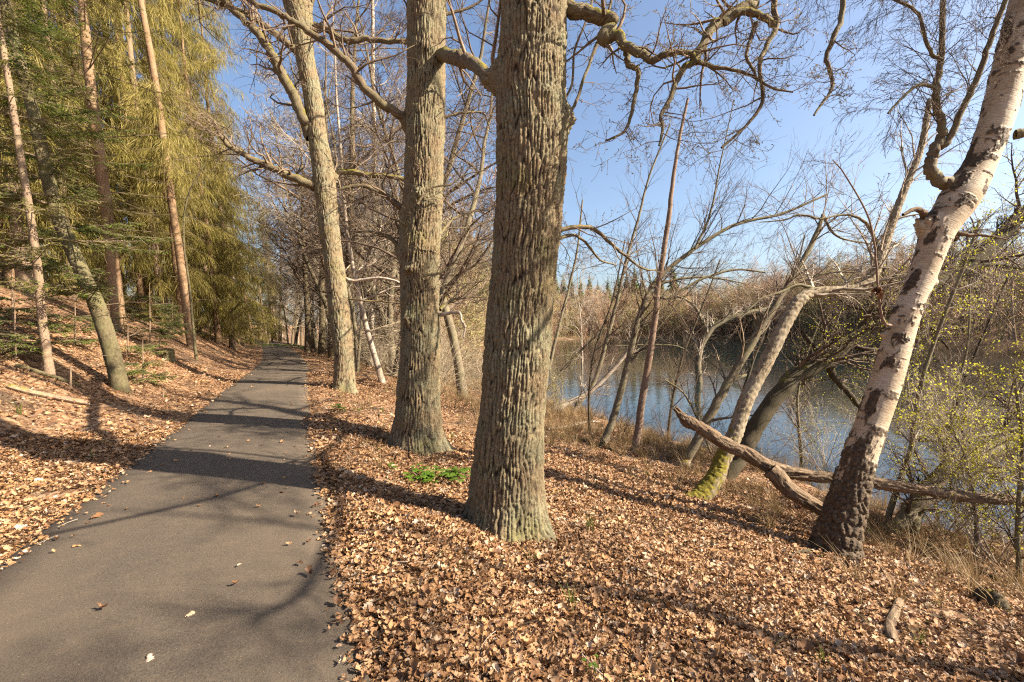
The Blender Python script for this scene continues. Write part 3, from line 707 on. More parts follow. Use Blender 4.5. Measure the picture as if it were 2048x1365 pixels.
limb(oak3, b3, M_PALE, [(680, 560), (689, 558), (712, 562), (755, 556), (790, 562), (820, 576)], d3, d3 + .3, 8, 4, tw, 6, (.5, 1.2), rn=rn)
limb(oak3, b3, M_LIMB, [(685, 600), (697, 597), (730, 602), (770, 604), (800, 606)], d3, d3 + .3, 6, 2, tw, 5, (.4, 1.), rn=rn)
up = Tubes(.008)
crown_above(up, C[-1] + np.array([-.12, 0, 0]), (-.45, .1, 1), 8, Rr[-1] * .65, S_CROWN, random.Random(45)); crown_above(up, C[-1] + np.array([.15, 0, 0]), (.12, .2, 1), 9, Rr[-1] * .7, S_CROWN, random.Random(46))
up.build('upper_crown', M_LIMB, oak3, b3); tw.build('twigs', M_TWIG, oak3, b3)

# ------------------------------------------------------------------ big white birch
dB, bB = base_of(1672, 1108)
birch = empty('birch_tree', tuple(bB), 'large white birch leaning towards lake, black cracked bark at its foot', 'tree')
rows = [(1150, 1606, 1728), (1108, 1620, 1722), (1081, 1626, 1722), (1000, 1655, 1737), (913, 1684, 1757), (774, 1734, 1804), (700, 1757, 1824), (635, 1780, 1842), (555, 1813, 1873), (463, 1843, 1913), (393, 1880, 1964), (324, 1929, 1996), (231, 1961, 2031), (140, 1983, 2055), (46, 2007, 2080), (-80, 2040, 2110), (-250, 2075, 2140)]
C, Rr = trace(rows, dB, dB + .35); pmb = FPX / dB
bark_trunk('trunk', C, Rr * .79 - .006, M_BIRCH, birch, bB, .055, .12, .034, .0088, flare=.06, flare_h=.13, lobes=(4, .4), v0=.16, seed=23, birch=True,
           bumps=((3.0, 4.05, .07, .12, .10), (-.3, 3.45, .03, .05, .04), (2.9, 2.72, .03, .03, .03)))
tw = Tubes(.0020); tw.mat = M_TWIGD; rn = random.Random(51)
limb(birch, bB, M_SHORE, [(1915, 372), (1890, 366), (1868, 352), (1859, 325), (1866, 300), (1882, 278), (1882, 255), (1871, 180), (1882, 120), (1887, 0), (1890, -120)], dB + .2, dB + .1, 26, 7, tw, 26, (.4, .9), S_BIRCHTW, rn, t0=.55, rscale=.22)
limb(birch, bB, M_SHORE, [(1872, 300), (1896, 282), (1924, 222), (1956, 153), (1980, 83), (2012, 0), (2030, -80)], dB + .2, dB - .2, 13, 8, tw, 19, (.4, .9), S_BIRCHTW, rn, rscale=.3)
limb(birch, bB, M_SHORE, [(1872, 200), (1868, 176), (1836, 171), (1806, 195), (1776, 227)], dB + .1, dB, 9, 4, tw, 17, (.3, .7), S_BIRCHTW, rn, rscale=.3)
limb(birch, bB, M_SHORE, [(1882, 120), (1859, 102), (1836, 28), (1790, 0), (1730, -30)], dB + .1, dB, 8, 4, tw, 19, (.4, .9), S_BIRCHTW, rn, rscale=.3)
limb(birch, bB, M_DEAD, [(1850, 440), (1846, 425), (1830, 420), (1806, 430)], dB + .2, dB + .1, 16, 6)
limb(birch, bB, M_DEAD, [(1905, 480), (1918, 468), (1932, 470), (1975, 472), (2018, 480)], dB + .2, dB + .1, 14, 2, tw, 3, (.2, .4), S_SAP, rn)
limb(birch, bB, M_SNAG, [(1782, 652), (1768, 645), (1758, 600), (1750, 500), (1735, 430), (1690, 350), (1665, 320)], dB, dB - .2, 6, 2, tw, 8, (.2, .5), S_SAP, rn)
limb(birch, bB, M_LIMB, [(2030, 270), (2060, 262), (2110, 240)], dB + .3, dB + .2, 20, 12)
for (a, b) in (((1905, -220), (1840, -40)), ((1800, -260), (1760, -60)), ((1990, -200), (1940, -30)), ((1700, -200), (1670, -60))):   # drooping sprays from above
    limb(birch, bB, M_SHORE, [(2070, -250), ((2070 + a[0]) / 2, -330), a, b], dB + .2, dB - .1, 9, 3, tw, 22, (.5, 1.0), S_BIRCHTW, rn, t0=.3)
lump = Tubes()
for k in range(26):
    q = P(1757, 585, dB - .06); lump.leaf(q + nrng.normal(0, .03, 3), nrng.normal(0, 1, 3), nrng.normal(0, 1, 3), .07, .05)
lump.build('withered_leaf_clump', M_WITHER, birch, bB)
for wp, r0, r1, n_ in (([(5.7, 5.0, 6.4), (4.8, 4.0, 5.6), (3.6, 2.9, 4.85), (1.9, 2.0, 4.35), (1.0, 1.6, 4.2)], .045, .012, 4), ([(4.8, 4.0, 5.6), (4.6, 2.6, 4.8), (4.2, 1.5, 4.25), (4.0, 1.1, 4.2)], .04, .02, 9)):   # unseen limbs above the frame, added to cast branch shadows on the path
    S4 = spline(np.column_stack([wp, np.linspace(r0, r1, len(wp))]), 22); t = Tubes(); t.add(S4[:, :3].tolist(), S4[:, 3].tolist(), 8); t.build('limb', M_SHORE, birch, bB)
    sprout(tw, S4[:, :3].tolist(), S4[:, 3].tolist(), n_, (.3, .7), S_SAP, rn, t0=.55)
up = Tubes(.005); crown_above(up, C[-1], C[-1] - C[-3], 7, Rr[-1], S_CROWN, random.Random(55))
up.build('upper_crown', M_SHORE, birch, bB); tw.build('twigs', M_TWIGD, birch, bB)

# ------------------------------------------------------------------ fallen log propped behind the birch
dL = dB + .42
log_o = P(1600, 950, dL)
log = empty('fallen_log', (log_o[0], log_o[1], hz(log_o[0], log_o[1])), 'long brown barkless log propped behind the large birch, broken end raised', 'log')
p, r = tpath([(1356, 826), (1372, 842), (1387, 849), (1424, 871), (1461, 894), (1494, 908), (1544, 936), (1609, 950), (1669, 957), (1748, 966), (1841, 980), (1933, 994), (2048, 1003), (2160, 1020)], dL + .8, dL - .1, 14, 24, 14)
wid = np.interp(np.linspace(0, 1, len(r)), [0, .04, .12, .4, .6, 1], [.35, .85, 1.0, 1.15, .85, .75]); r = .5 * 25 / FPX * dL * wid
lo = log.location
bark_trunk('trunk', p, r, M_DEAD, log, lo, .035, .30, .022, .011, seed=37)
p2, r2 = tpath([(1540, 940), (1556, 955), (1581, 982), (1619, 1005), (1650, 1024), (1668, 1040)], dL + .25, dL + .02, 34, 22)
bark_trunk('side_limb', p2, r2, M_DEAD, log, lo, .03, .25, .018, .012, seed=38)
t = Tubes(); e = p[0]
for k in range(7):
    q = e + nrng.normal(0, .02, 3); t.add([q + np.array([.05, 0, -.03]), q + np.array([-.03, 0, .06]), q + np.array([-.05 - .03 * rnd.random(), 0, .13 * rnd.uniform(.4, 1)])], [.022, .014, .002], 5)
t.build('splinter', M_DEAD, log, lo)

# ------------------------------------------------------------------ leaning trees on the bank
def bank_tree(name, label, cat, basepx, pts, w0, w1, mat, twmat, n_tw=0, L=(.4, 1), S=S_SAP, seed=1, d1=0.0, limbs=(), up=.25, buds=None, group=None, rmin=.0026, jit=.1, t0=.35, sides=12):
    d, b = base_of(*basepx)
    e = empty(name, tuple(b), label, cat, group)
    rn = random.Random(seed); fo = Tubes(); tw = Tubes(rmin, fo)
    p, r = tpath([(basepx[0] - (pts[0][0] - basepx[0]) * .3, basepx[1] + 22)] + [basepx] + list(pts), d, d + d1, w0, w1, jit=jit)
    tb = Tubes(); tb.add(p.tolist(), r.tolist(), sides); tb.build('trunk', mat, e, b)
    if n_tw: sprout(tw, p.tolist(), r.tolist(), int(n_tw * 1.6), L, S, rn, up=up, t0=t0, ang=.8)
    for (lp, lw0, lw1, n, dd) in limbs:
        q, rq = tpath(lp, d + dd, d + dd + .1, lw0, lw1, jit=jit)
        tl = Tubes(); tl.add(q.tolist(), rq.tolist(), 8); tl.build('limb', mat, e, b)
        if n: sprout(tw, q.tolist(), rq.tolist(), int(n * 1.7), L, S, rn, up=up, ang=.8)
    if tw.g: tw.build('crown', twmat, e, b)
    if fo.tri: fo.build('buds', buds or M_BRONZE, e, b)
    return e
bank_tree('birch_tree', 'straight white birch stem seen between third and second oak', 'tree', (741, 735), [(744, 650), (748, 500), (749, 300), (746, 100), (745, -60), (742, -200)], 12, 5, M_PALE, M_PALE, 18, (.9, 2.4), S_SAP, 70, .6, rmin=.007, t0=.4)
# mossy bent birch
dM, bM = base_of(1396, 1000)
mo = empty('birch_tree', tuple(bM), 'bent leaning birch, moss-covered foot, trunk kinking flat before rising', 'tree')
p, r = tpath([(1370, 1015), (1401, 992), (1430, 955), (1443, 922), (1470, 867), (1494, 797), (1535, 719), (1572, 644), (1600, 600), (1632, 585), (1702, 580), (1743, 556), (1762, 510), (1785, 444), (1813, 370), (1841, 300), (1860, 200)], dM, dM + 1.2, 37, 10)
bark_trunk('trunk', p, r - .004, M_MOSS, mo, bM, .04, .10, .014, .014, flare=.03, seed=61)
tw = Tubes(.0025); tw.mat = M_PALE; rn = random.Random(61)
sprout(tw, p.tolist()[40:], r.tolist()[40:], 26, (.5, 1.4), S_BIRCHTW, rn, up=.1)
limb(mo, bM, M_SHORE, [(1640, 584), (1600, 570), (1560, 585), (1520, 600), (1478, 640)], dM + .8, dM + .6, 8, 3, tw, 10, (.4, 1.), S_SAP, rn)
limb(mo, bM, M_SHORE, [(1760, 515), (1735, 450), (1690, 430), (1640, 440)], dM + 1, dM + .8, 8, 3, tw, 8, (.4, 1.), S_SAP, rn)
tw.build('crown', M_PALE, mo, bM)

bank_tree('willow_tree', 'thick dark smooth trunk leaning far right over water behind the birch', 'tree', (1452, 960), [(1470, 925), (1494, 885), (1540, 811), (1586, 756), (1646, 723), (1702, 682), (1739, 649), (1785, 630), (1887, 561), (1956, 515), (2026, 450), (2120, 360)], 35, 24, M_DARK, M_TWIGD, 30, (.6, 1.6), S_SHRUB, 71, .8,
          [([(1665, 735), (1655, 723), (1630, 695), (1609, 672)], 16, 9, 0, .4), ([(1655, 725), (1669, 755), (1700, 790), (1722, 818)], 16, 9, 2, .4), ([(1860, 575), (1925, 540), (1990, 530), (2060, 540)], 14, 6, 5, .7), ([(1700, 684), (1760, 660), (1840, 640), (1900, 700)], 9, 4, 6, .6)], buds=M_BUD)
bank_tree('alder_tree', 'slanting grey brown trunk just behind the raised end of fallen log', 'tree', (1366, 940), [(1378, 918), (1406, 857), (1452, 774), (1507, 681), (1563, 589), (1600, 533), (1637, 459), (1646, 430)], 24, 7, M_SHORE, M_TWIG, 16, (.6, 1.6), S_SAP, 72, .8,
          [([(1563, 589), (1610, 560), (1660, 545), (1710, 545)], 8, 3, 6, .6), ([(1646, 430), (1670, 470), (1720, 485), (1800, 490)], 6, 2, 6, .8), ([(1646, 440), (1600, 430), (1570, 440), (1520, 445)], 5, 2, 5, .8)])
bank_tree('alder_tree', 'forked sapling with a curved stem rising at the water edge behind log', 'tree', (1408, 850), [(1405, 811), (1396, 728), (1415, 668), (1452, 640), (1500, 625), (1560, 612)], 17, 6, M_SHORE, M_PALE, 16, (.6, 1.5), S_SAP, 73, .5,
          [([(1415, 668), (1400, 630), (1380, 605), (1350, 590)], 9, 3, 7, .3), ([(1408, 850), (1440, 790), (1470, 760), (1500, 750)], 12, 7, 2, .1), ([(1395, 730), (1370, 700), (1330, 690), (1230, 692)], 4, 1.5, 4, .2)])
bank_tree('dead_snag', 'straight reddish bare snag with flaking bark rising to a broken tip', 'dead tree', (1268, 905), [(1271, 894), (1285, 797), (1304, 681), (1318, 566), (1336, 450), (1345, 370), (1359, 278), (1376, 197)], 19, 5, M_SNAG, M_TWIG, 5, (.1, .3), S_SAP, 74, .5)
bank_tree('alder_tree', 'slender bank tree left of the red snag, bending right into long arching branch', 'tree', (1207, 892), [(1215, 868), (1234, 811), (1257, 719), (1281, 626), (1304, 575), (1327, 547), (1387, 500), (1470, 450), (1563, 428), (1655, 389)], 18, 4, M_SHORE, M_TWIGD, 24, (.6, 1.7), S_SAP, 75, 1.0,
          [([(1304, 575), (1350, 560), (1420, 555), (1500, 570)], 7, 2, 8, .5), ([(1390, 498), (1420, 430), (1440, 330), (1468, 200)], 6, 1.5, 16, .6), ([(1250, 740), (1290, 690), (1330, 640), (1400, 560)], 6, 2, 6, .3), ([(1305, 590), (1340, 595), (1400, 560), (1470, 540), (1530, 545)], 7, 3, 8, .3)])
bank_tree('alder_tree', 'thin slanting stem between the big oak and bank trees', 'tree', (1148, 826), [(1158, 806), (1188, 765), (1216, 672), (1234, 603), (1253, 519), (1276, 440), (1299, 352), (1340, 250)], 12, 3, M_SHORE, M_TWIGD, 22, (.7, 1.8), S_SAP, 76, .8)
bank_tree('alder_tree', 'thin pale stem hugging right edge of the big oak trunk', 'tree', (1085, 800), [(1100, 728), (1119, 649), (1137, 580), (1155, 496), (1165, 400)], 9, 3, M_SHORE, M_TWIG, 16, (.7, 1.6), S_SAP, 77, .6, buds=M_BUD)
bank_tree('leaning_sapling', 'low stem slanting over water at the bank left of snag', 'sapling', (1105, 825), [(1150, 800), (1183, 783), (1248, 714), (1275, 660)], 12, 6, M_PALE, M_PALE, 10, (.4, 1.), S_SAP, 78, .5)
bank_tree('leaning_sapling', 'dark thin stem leaning right beside the big oak at waterline', 'sapling', (1075, 815), [(1095, 780), (1130, 735), (1185, 680), (1230, 640)], 8, 3, M_SHORE, M_TWIGD, 10, (.4, 1.), S_SAP, 79, .5, buds=M_BUD)
# leaning trunk group at the right edge
bank_tree('willow_tree', 'rough grey trunk leaning low to the right edge over reeds', 'tree', (1786, 1074), [(1800, 1050), (1821, 1021), (1871, 963), (1925, 921), (2048, 880), (2150, 850)], 27, 30, M_SHORE, M_TWIGD, 12, (.5, 1.3), S_SHRUB, 81, .3,
          [([(1823, 1085), (1826, 1050), (1840, 1010), (1860, 975)], 22, 24, 0, .1), ([(1900, 935), (1950, 930), (2000, 960), (2048, 940)], 9, 6, 5, .2), ([(1840, 880), (1900, 880), (1980, 870), (2060, 850)], 9, 8, 5, .9)], buds=M_BUD)
bank_tree('sapling', 'straight brown sapling rising just right of the birch foot', 'sapling', (1770, 1060), [(1796, 971), (1822, 894), (1841, 774), (1878, 658), (1929, 529), (1960, 440)], 13, 4, M_SHORE, M_PALE, 16, (.4, 1.0), S_SHRUB, 82, .3, buds=M_BUD)
bank_tree('sapling', 'thin young stem with opening buds near right frame edge', 'sapling', (1948, 1128), [(1952, 1040), (1940, 960), (1925, 900), (1895, 850)], 8, 4, M_SHORE, M_PALE, 14, (.3, .8), S_SHRUB, 83, .3, buds=M_BUD)
bank_tree('sapling', 'dark young stem at the far right edge above the stump', 'sapling', (2040, 1165), [(2035, 1050), (2045, 900), (2030, 760)], 12, 5, M_SHORE, M_TWIGD, 16, (.3, .8), S_SHRUB, 84, .3, buds=M_BUD)

for k, (bp, pts, w, lb) in enumerate([((1455, 905), [(1475, 830), (1500, 740), (1540, 640), (1590, 540), (1610, 470)], 9, 'slim dark stem leaning right just beyond the mossy birch'), ((1530, 930), [(1560, 860), (1600, 780), (1650, 700), (1690, 600)], 8, 'slim dark stem leaning right beside the dark trunk'),
        ((1335, 880), [(1345, 800), (1370, 700), (1410, 600), (1440, 520)], 7, 'slim dark stem right of the red snag'), ((1605, 955), [(1600, 880), (1595, 800), (1610, 720), (1640, 640)], 9, 'crooked slim stem left of the birch over water'), ((1860, 1040), [(1890, 900), (1930, 760), (1980, 640), (2030, 520)], 9, 'slim dark stem leaning out at the right over water'),
        ((1920, 1075), [(1900, 950), (1905, 820), (1935, 690), (1940, 560)], 8, 'slim crooked stem behind the log near right edge'), ((1180, 868), [(1178, 790), (1190, 700), (1225, 600), (1250, 480)], 6, 'very thin upright stem between the slender bank trees'), ((1425, 915), [(1400, 850), (1370, 790), (1330, 760)], 6, 'low thin stem leaning left beside the log end')]):
    bank_tree('leaning_sapling', lb, 'sapling', bp, pts, w, 2.5, M_DARK if k % 2 == 0 else M_SHORE, M_TWIGD, 15, (.5, 1.4), S_SAP, 180 + k, .5, rmin=.003, group='slim stems on the bank')
# budding shrubs over the water on the right
def shrub(basepx, nst, Lr, seed, label, spread=.55, buds=M_BUD, twm=M_PALE, S=S_SHRUB, rmin=.0029, lean=(0, 0), group='budding shrubs on the bank', name='shrub'):
    d, b = base_of(*basepx); e = empty(name, tuple(b), label, 'shrub', group)
    rn = random.Random(seed); fo = Tubes(); st = Tubes(rmin, fo)
    for k in range(int(nst * 1.6)):
        dd = nrm((rn.gauss(lean[0], spread), rn.gauss(lean[1], spread), 1))
        L = rn.uniform(*Lr); grow(st, (b[0] + rn.gauss(0, .06), b[1] + rn.gauss(0, .06), b[2] - .05), dd, L, .006 + .005 * L / 2, 0, S, rn)
    st.build('stems', twm, e, b)
    if fo.tri: fo.build('young_leaves', buds, e, b)
    return e
shrub((1900, 1090), 6, (1.2, 2.2), 91, 'budding shrub behind fallen log just right of the birch', .5)
shrub((1985, 1130), 6, (1.0, 2.0), 92, 'budding shrub in front of the log at right edge', .45)
shrub((2020, 1060), 9, (2.4, 4.2), 93, 'tall budding shrub at the water near right edge', .5, lean=(-.2, 0))
shrub((1830, 1010), 8, (2.4, 4.0), 94, 'tall budding shrub over water right of the birch trunk', .5)
shrub((1640, 965), 7, (1.2, 2.4), 95, 'budding shrub on the bank just left of birch trunk', .55)
shrub((1560, 930), 6, (.9, 1.9), 96, 'low budding shrub behind the mossy birch and log', .6)
shrub((1950, 1020), 9, (2.6, 4.4), 97, 'wide budding shrub leaning over the green water', .55, lean=(.1, 0))
shrub((1120, 835), 6, (.9, 1.8), 98, 'budding shrub at the waterline beside the big oak', .6)
shrub((1330, 890), 6, (.7, 1.5), 99, 'leafless twiggy shrub between the red snag and log', .5, twm=M_TWIGD, S=S_BUSH)
shrub((1240, 880), 5, (.6, 1.4), 100, 'leafless twiggy shrub left of the red snag foot', .5, twm=M_TWIGD, S=S_BUSH)

for k, (px, py, n_, L, lb) in enumerate([(1700, 1000, 4, (1.2, 2.4), 'thin tangled stems hiding behind birch foot'), (1770, 985, 6, (2.2, 4.0), 'pale tangled stems right of birch trunk over water'), (1880, 1010, 6, (2.2, 4.2), 'pale tangle of stems above the log end'), (2000, 1000, 7, (2.4, 4.6), 'pale tangle of stems at the right edge over water'), (1520, 945, 4, (1.0, 2.2), 'thin stems between mossy birch and dark trunk'), (1440, 930, 4, (.8, 1.8), 'thin stems left of the mossy birch'), (1180, 850, 4, (.8, 1.6), 'thin stems on the bank between oak and slender tree'), (2040, 1100, 5, (1.0, 2.0), 'tangled stems in front of the log at right edge'), (1950, 1085, 5, (.8, 1.8), 'dry tangle just above the log near right edge')]):
    shrub((px, py), n_, L, 150 + k, lb, .6, twm=M_PALE if 'pale' in lb else M_TWIG, S=S_SHRUB if k % 2 else S_BUSH, rmin=.0031, group='tangled stems on the bank')

# ------------------------------------------------------------------ conifers on the left slope
def spruce_parts(e, org, axis, Ht, z0, Lmax, style, seed, dens=1.0, step=.46, dead=True, wk=1.0):
    """axis(z) gives the trunk's centre; branches droop, shoots hang (dry) or spread (green)"""
    rn = random.Random(seed); br = Tubes(.004); fo = Tubes(.005)
    z = z0
    while z < Ht - .4:
        f = (z - z0) / (Ht - z0); Lb = Lmax * (1 - f) ** .5 * (.55 + .45 * min(1, f * 6 + .3)) + .15
        for k in range(int(4.2 + rn.random())):
            a = rn.uniform(0, 6.283); L = Lb * rn.uniform(.6, 1.15); c = axis(z)
            pts = [tuple(c)]; p = list(c); sl = rn.uniform(.05, .35) if style != 'dry' else rn.uniform(-.05, .25)
            wob = rn.gauss(0, .15)
            for s in range(6):
                t = (s + 1) / 6; dz = sl - (.95 if style == 'dry' else .55) * t + (.55 * t * t if style != 'dry' else .25 * t * t)
                p = [p[0] + math.cos(a + wob * t) * L / 6, p[1] + math.sin(a + wob * t) * L / 6, p[2] + dz * L / 6]; pts.append(tuple(p))
            br.add(pts, [max(.018 * L / 2.5 * (1 - .8 * s / 6), .004) for s in range(7)], 4)
            ns = int((60 if style == 'dry' else 16) * L * dens) + 2
            for j in range(ns):
                t = rn.uniform(.12, 1.0) * 5.99; i = int(t); q = [pts[i][m] * (1 - t + i) + pts[i + 1][m] * (t - i) for m in range(3)]
                aa = a + rn.gauss(0, .8)
                if style == 'dry':
                    l = rn.uniform(.25, .8); oh = rn.uniform(.1, .8); w_ = rn.uniform(.010, .024) * wk
                    d1 = (math.cos(aa) * oh, math.sin(aa) * oh, -.7); nn_ = (rn.gauss(0, 1), rn.gauss(0, 1), .2)
                    fo.leaf(q, d1, nn_, l, w_)
                    m1 = [q[m] + d1[m] * l * .6 for m in range(3)]
                    fo.leaf(m1, (d1[0] * .4 + rn.gauss(0, .2), d1[1] * .4 + rn.gauss(0, .2), -1), (rn.gauss(0, 1), rn.gauss(0, 1), .2), l * .8, w_)
                else:
                    sd = 1 if rn.random() < .5 else -1; l = rn.uniform(.16, .5) * (1.25 - t / 7)
                    aa = a + sd * rn.uniform(.5, 1.2); dv = nrm((math.cos(aa), math.sin(aa), rn.uniform(-.5, .05)))
                    m2 = [q[m] + dv[m] * l for m in range(3)]; br.add([q, m2], [.005, .002], 3)
                    nn = int(l * 34)
                    for g_ in range(nn):
                        f_ = g_ / nn; ss = 1 if g_ % 2 else -1
                        qq = [q[m] + dv[m] * l * f_ for m in range(3)]
                        ln = .075 * (1.1 - f_ * .5)
                        fo.leaf(qq, (dv[0] * .9 - ss * dv[1] * .8 + rn.gauss(0, .2), dv[1] * .9 + ss * dv[0] * .8 + rn.gauss(0, .2), dv[2] + rn.gauss(-.1, .35)), (rn.gauss(0, .4), rn.gauss(0, .4), 1), ln, .022)
        z += step * rn.uniform(.7, 1.3)
    if dead:      # bare dead sticks on the lower trunk
        zz = .7
        while zz < z0 + 1.5:
            a = rn.uniform(0, 6.283); L = rn.uniform(.4, 1.5)
            grow(br, tuple(axis(zz)), nrm((math.cos(a), math.sin(a), rn.uniform(-.2, .3))), L, .009, 0, [(5, .14, .0, 3, .7, .5, 4), (3, .2, 0, 0, 1, 1, 3)], rn); zz += rn.uniform(.18, .5)
    if br.g: br.build('branches', M_TWIG, e, org)
    if fo.g or fo.tri: fo.build('crown', {'dry': M_STRAND, 'green': M_NEEDLE, 'olive': M_OLIVE}[style], e, org)
def spruce_proto(style, seed, Ht, z0, Lmax, rad, mat, dens=1.0):
    e = empty('spruce_tree', (0, 0, 0)); rn = random.Random(seed)
    ph = rn.uniform(0, 6); lx, ly = rn.gauss(0, .02), rn.gauss(0, .02)
    ax = lambda z: (lx * z + .05 * math.sin(z * .5 + ph), ly * z + .05 * math.cos(z * .43 + ph), z)
    zs = np.linspace(-.4, Ht, 26)
    t = Tubes(); t.add([ax(z) for z in zs], [max(rad * (1 - .88 * max(z, 0) / Ht) * (1 + .35 * math.exp(-max(z, 0) / .25)), .012) for z in zs], 12); t.build('trunk', mat, e)
    spruce_parts(e, (0, 0, 0), ax, Ht, z0, Lmax, style, seed, dens)
    return e
protos = [spruce_proto('dry', 201, 25, 2.2, 2.8, .17, M_SPRUCE, .62), spruce_proto('dry', 202, 22, 0.9, 2.9, .15, M_REDPINE, .68), spruce_proto('olive', 203, 24, 2.6, 2.4, .17, M_REDPINE, .7), spruce_proto('green', 204, 19, 1.2, 2.3, .14, M_SPRUCE, .75)]
LBL = {0: 'tall spruce with hanging straw-coloured shoots on the left slope', 1: 'spruce draped to the ground in dry drooping shoots on the slope', 2: 'tall reddish-trunked spruce with olive crown among the slope trees', 3: 'dark green spruce among the trees on the left slope'}
used = set()
def place_words(x, y, table):
    px = 1024 + x / max(y, .5) * FPX
    for lim, w in table:
        if px < lim: return w
    return table[-1][1]
SPW = [(-60, 'outside the left frame edge'), (70, 'at the left frame edge'), (170, 'behind the leaning grey green trunk'), (250, 'right of the leaning trunk'), (330, 'behind the slope saplings'), (385, 'behind the tall sunlit trunks'), (440, 'right of the tall sunlit trunks'), (490, 'on the verge before the path bend'), (530, 'beside the path bend'), (2000, 'beyond the path bend')]
SPL = ['straw-draped tall spruce', 'spruce hung to the ground with dry shoots', 'olive-crowned reddish spruce', 'dark green spruce']
BTW = [(500, 'left beyond the path bend'), (570, 'above the path bend'), (606, 'by the path end'), (660, 'near the two far oaks'), (715, 'behind the third oak'), (760, 'right of third oak'), (800, 'left of second oak'), (890, 'behind the second oak'), (930, 'right of second oak'), (1000, 'left of big oak'), (3000, 'beyond the right frame edge')]
def put_spruce(k, x, y, rz, sc, label=None, group=True, tilt=(0, 0)):
    e = protos[k] if k not in used else copy_tree(protos[k]); used.add(k)
    e.location = (x, y, hz(x, y) - .03); e.scale = (sc, sc, sc)
    e.rotation_euler = (Matrix.Rotation(-.095 + rnd.gauss(0, .025), 3, 'Y') @ Matrix.Rotation(rz, 3, 'Z')).to_euler()
    tag(e, label or '%s %s, %s' % (SPL[k], place_words(x, y, SPW), 'near' if y < 22 else 'farther' if y < 45 else 'far'), 'tree', 'conifers on the slope left of the path')
    return e
# trunks the photograph shows singly, by their foot
spots = [(1, 440, 688, 1.0), (0, 468, 700, .95), (1, 505, 690, .85), (3, 535, 690, .8), (1, 395, 668, 1.05), (0, 330, 655, 1.1), (1, 290, 640, 1.0), (2, 296, 640, 1.1), (2, 235, 660, 1.1), (0, 60, 590, 1.2), (3, 150, 600, 1.0), (0, 210, 610, 1.2), (3, 485, 680, .9), (1, 545, 684, .75), (0, 420, 660, 1.1), (2, 360, 645, 1.1), (0, 120, 570, 1.2), (1, 20, 575, 1.1), (3, 250, 600, 1.1), (0, 555, 680, .9), (3, 520, 683, .95)]
for q, (k, px, py, sc) in enumerate(spots):
    d, b = base_of(px, py); put_spruce(k, b[0], b[1], q * 2.399, sc)
for q in range(20):       # the wood goes on up the slope and along the path
    yy = rnd.uniform(12, 70); v_ = rnd.uniform(6, 26); x = float(XR(yy)) - 2.1 - v_ / .893
    put_spruce(q % 4, x, yy, q * 1.7, rnd.uniform(.9, 1.25))

def traced_spruce(label, basepx, pts, w0, w1, mat, z0, Lmax, style, seed, dens=.8, Ht=11.0, name='spruce_tree'):
    d, b = base_of(*basepx); e = empty(name, tuple(b), label, 'tree', 'conifers on the slope left of the path')
    p, r = tpath([(basepx[0] + (basepx[0] - pts[0][0]) * .25, basepx[1] + 20), basepx] + list(pts), d, d + .3, w0, w1, n=60)
    bark_trunk('trunk', p, r, mat, e, b, .05, .09, .010, .03, flare=.04, flare_h=.15, seed=seed)
    zz = p[:, 2]
    ax = lambda z: tuple(np.interp(z + b[2], zz, p[:, m]) for m in range(3))
    top = min(Ht, zz[-1] - b[2])
    if style: spruce_parts(e, b, ax, top, z0, Lmax, style, seed, dens)
    return e
traced_spruce('leaning grey green spruce trunk with dark foot beside the path verge', (243, 783), [(220, 692), (193, 609), (169, 557), (140, 490), (112, 420), (90, 330), (66, 222), (34, 102), (5, -20), (-40, -200)], 31, 15, M_GREYSPR, 2.0, 2.2, 'green', 211, 1.7)
traced_spruce('slim scaly spruce trunk leaning left of the grey green one', (101, 756), [(93, 699), (83, 623), (76, 544), (62, 440), (44, 330), (20, 180), (-10, 0)], 18, 9, M_SPRUCE, 1.7, 1.6, 'olive', 212, 1.2)
traced_spruce('tall straight sunlit spruce trunk with reddish scaly bark', (384, 697), [(372, 610), (358, 500), (349, 444), (328, 290), (308, 147), (283, 10), (255, -160)], 17, 10, M_REDPINE, 6.5, 1.8, 'dry', 213, .6)
traced_spruce('reddish spruce trunk just left of the tallest sunlit one', (370, 676), [(357, 575), (345, 460), (335, 400), (318, 250), (300, 120), (285, 0), (268, -120)], 13, 8, M_REDPINE, 6.5, 1.6, 'dry', 214, .6)
traced_spruce('reddish slender trunk rising behind the green spruce sapling', (300, 640), [(296, 533), (282, 450), (265, 300), (253, 191), (239, 51), (228, -80)], 13, 8, M_REDPINE, 5, 1.6, 'olive', 215, .6)
traced_spruce('pale peeling spruce trunk high among the branches, upper left', (190, 600), [(178, 480), (162, 330), (145, 200), (128, 90), (115, 0), (95, -120)], 16, 11, M_SPRUCE, 5, 1.8, 'olive', 216, .6)
traced_spruce('thin bare grey stem bending right at its top by the slope foot', (393, 720), [(386, 650), (379, 575), (368, 488), (370, 420), (385, 370), (412, 325)], 6.5, 2, M_GREYSPR, 0, 0, None, 217, name='bare_sapling')
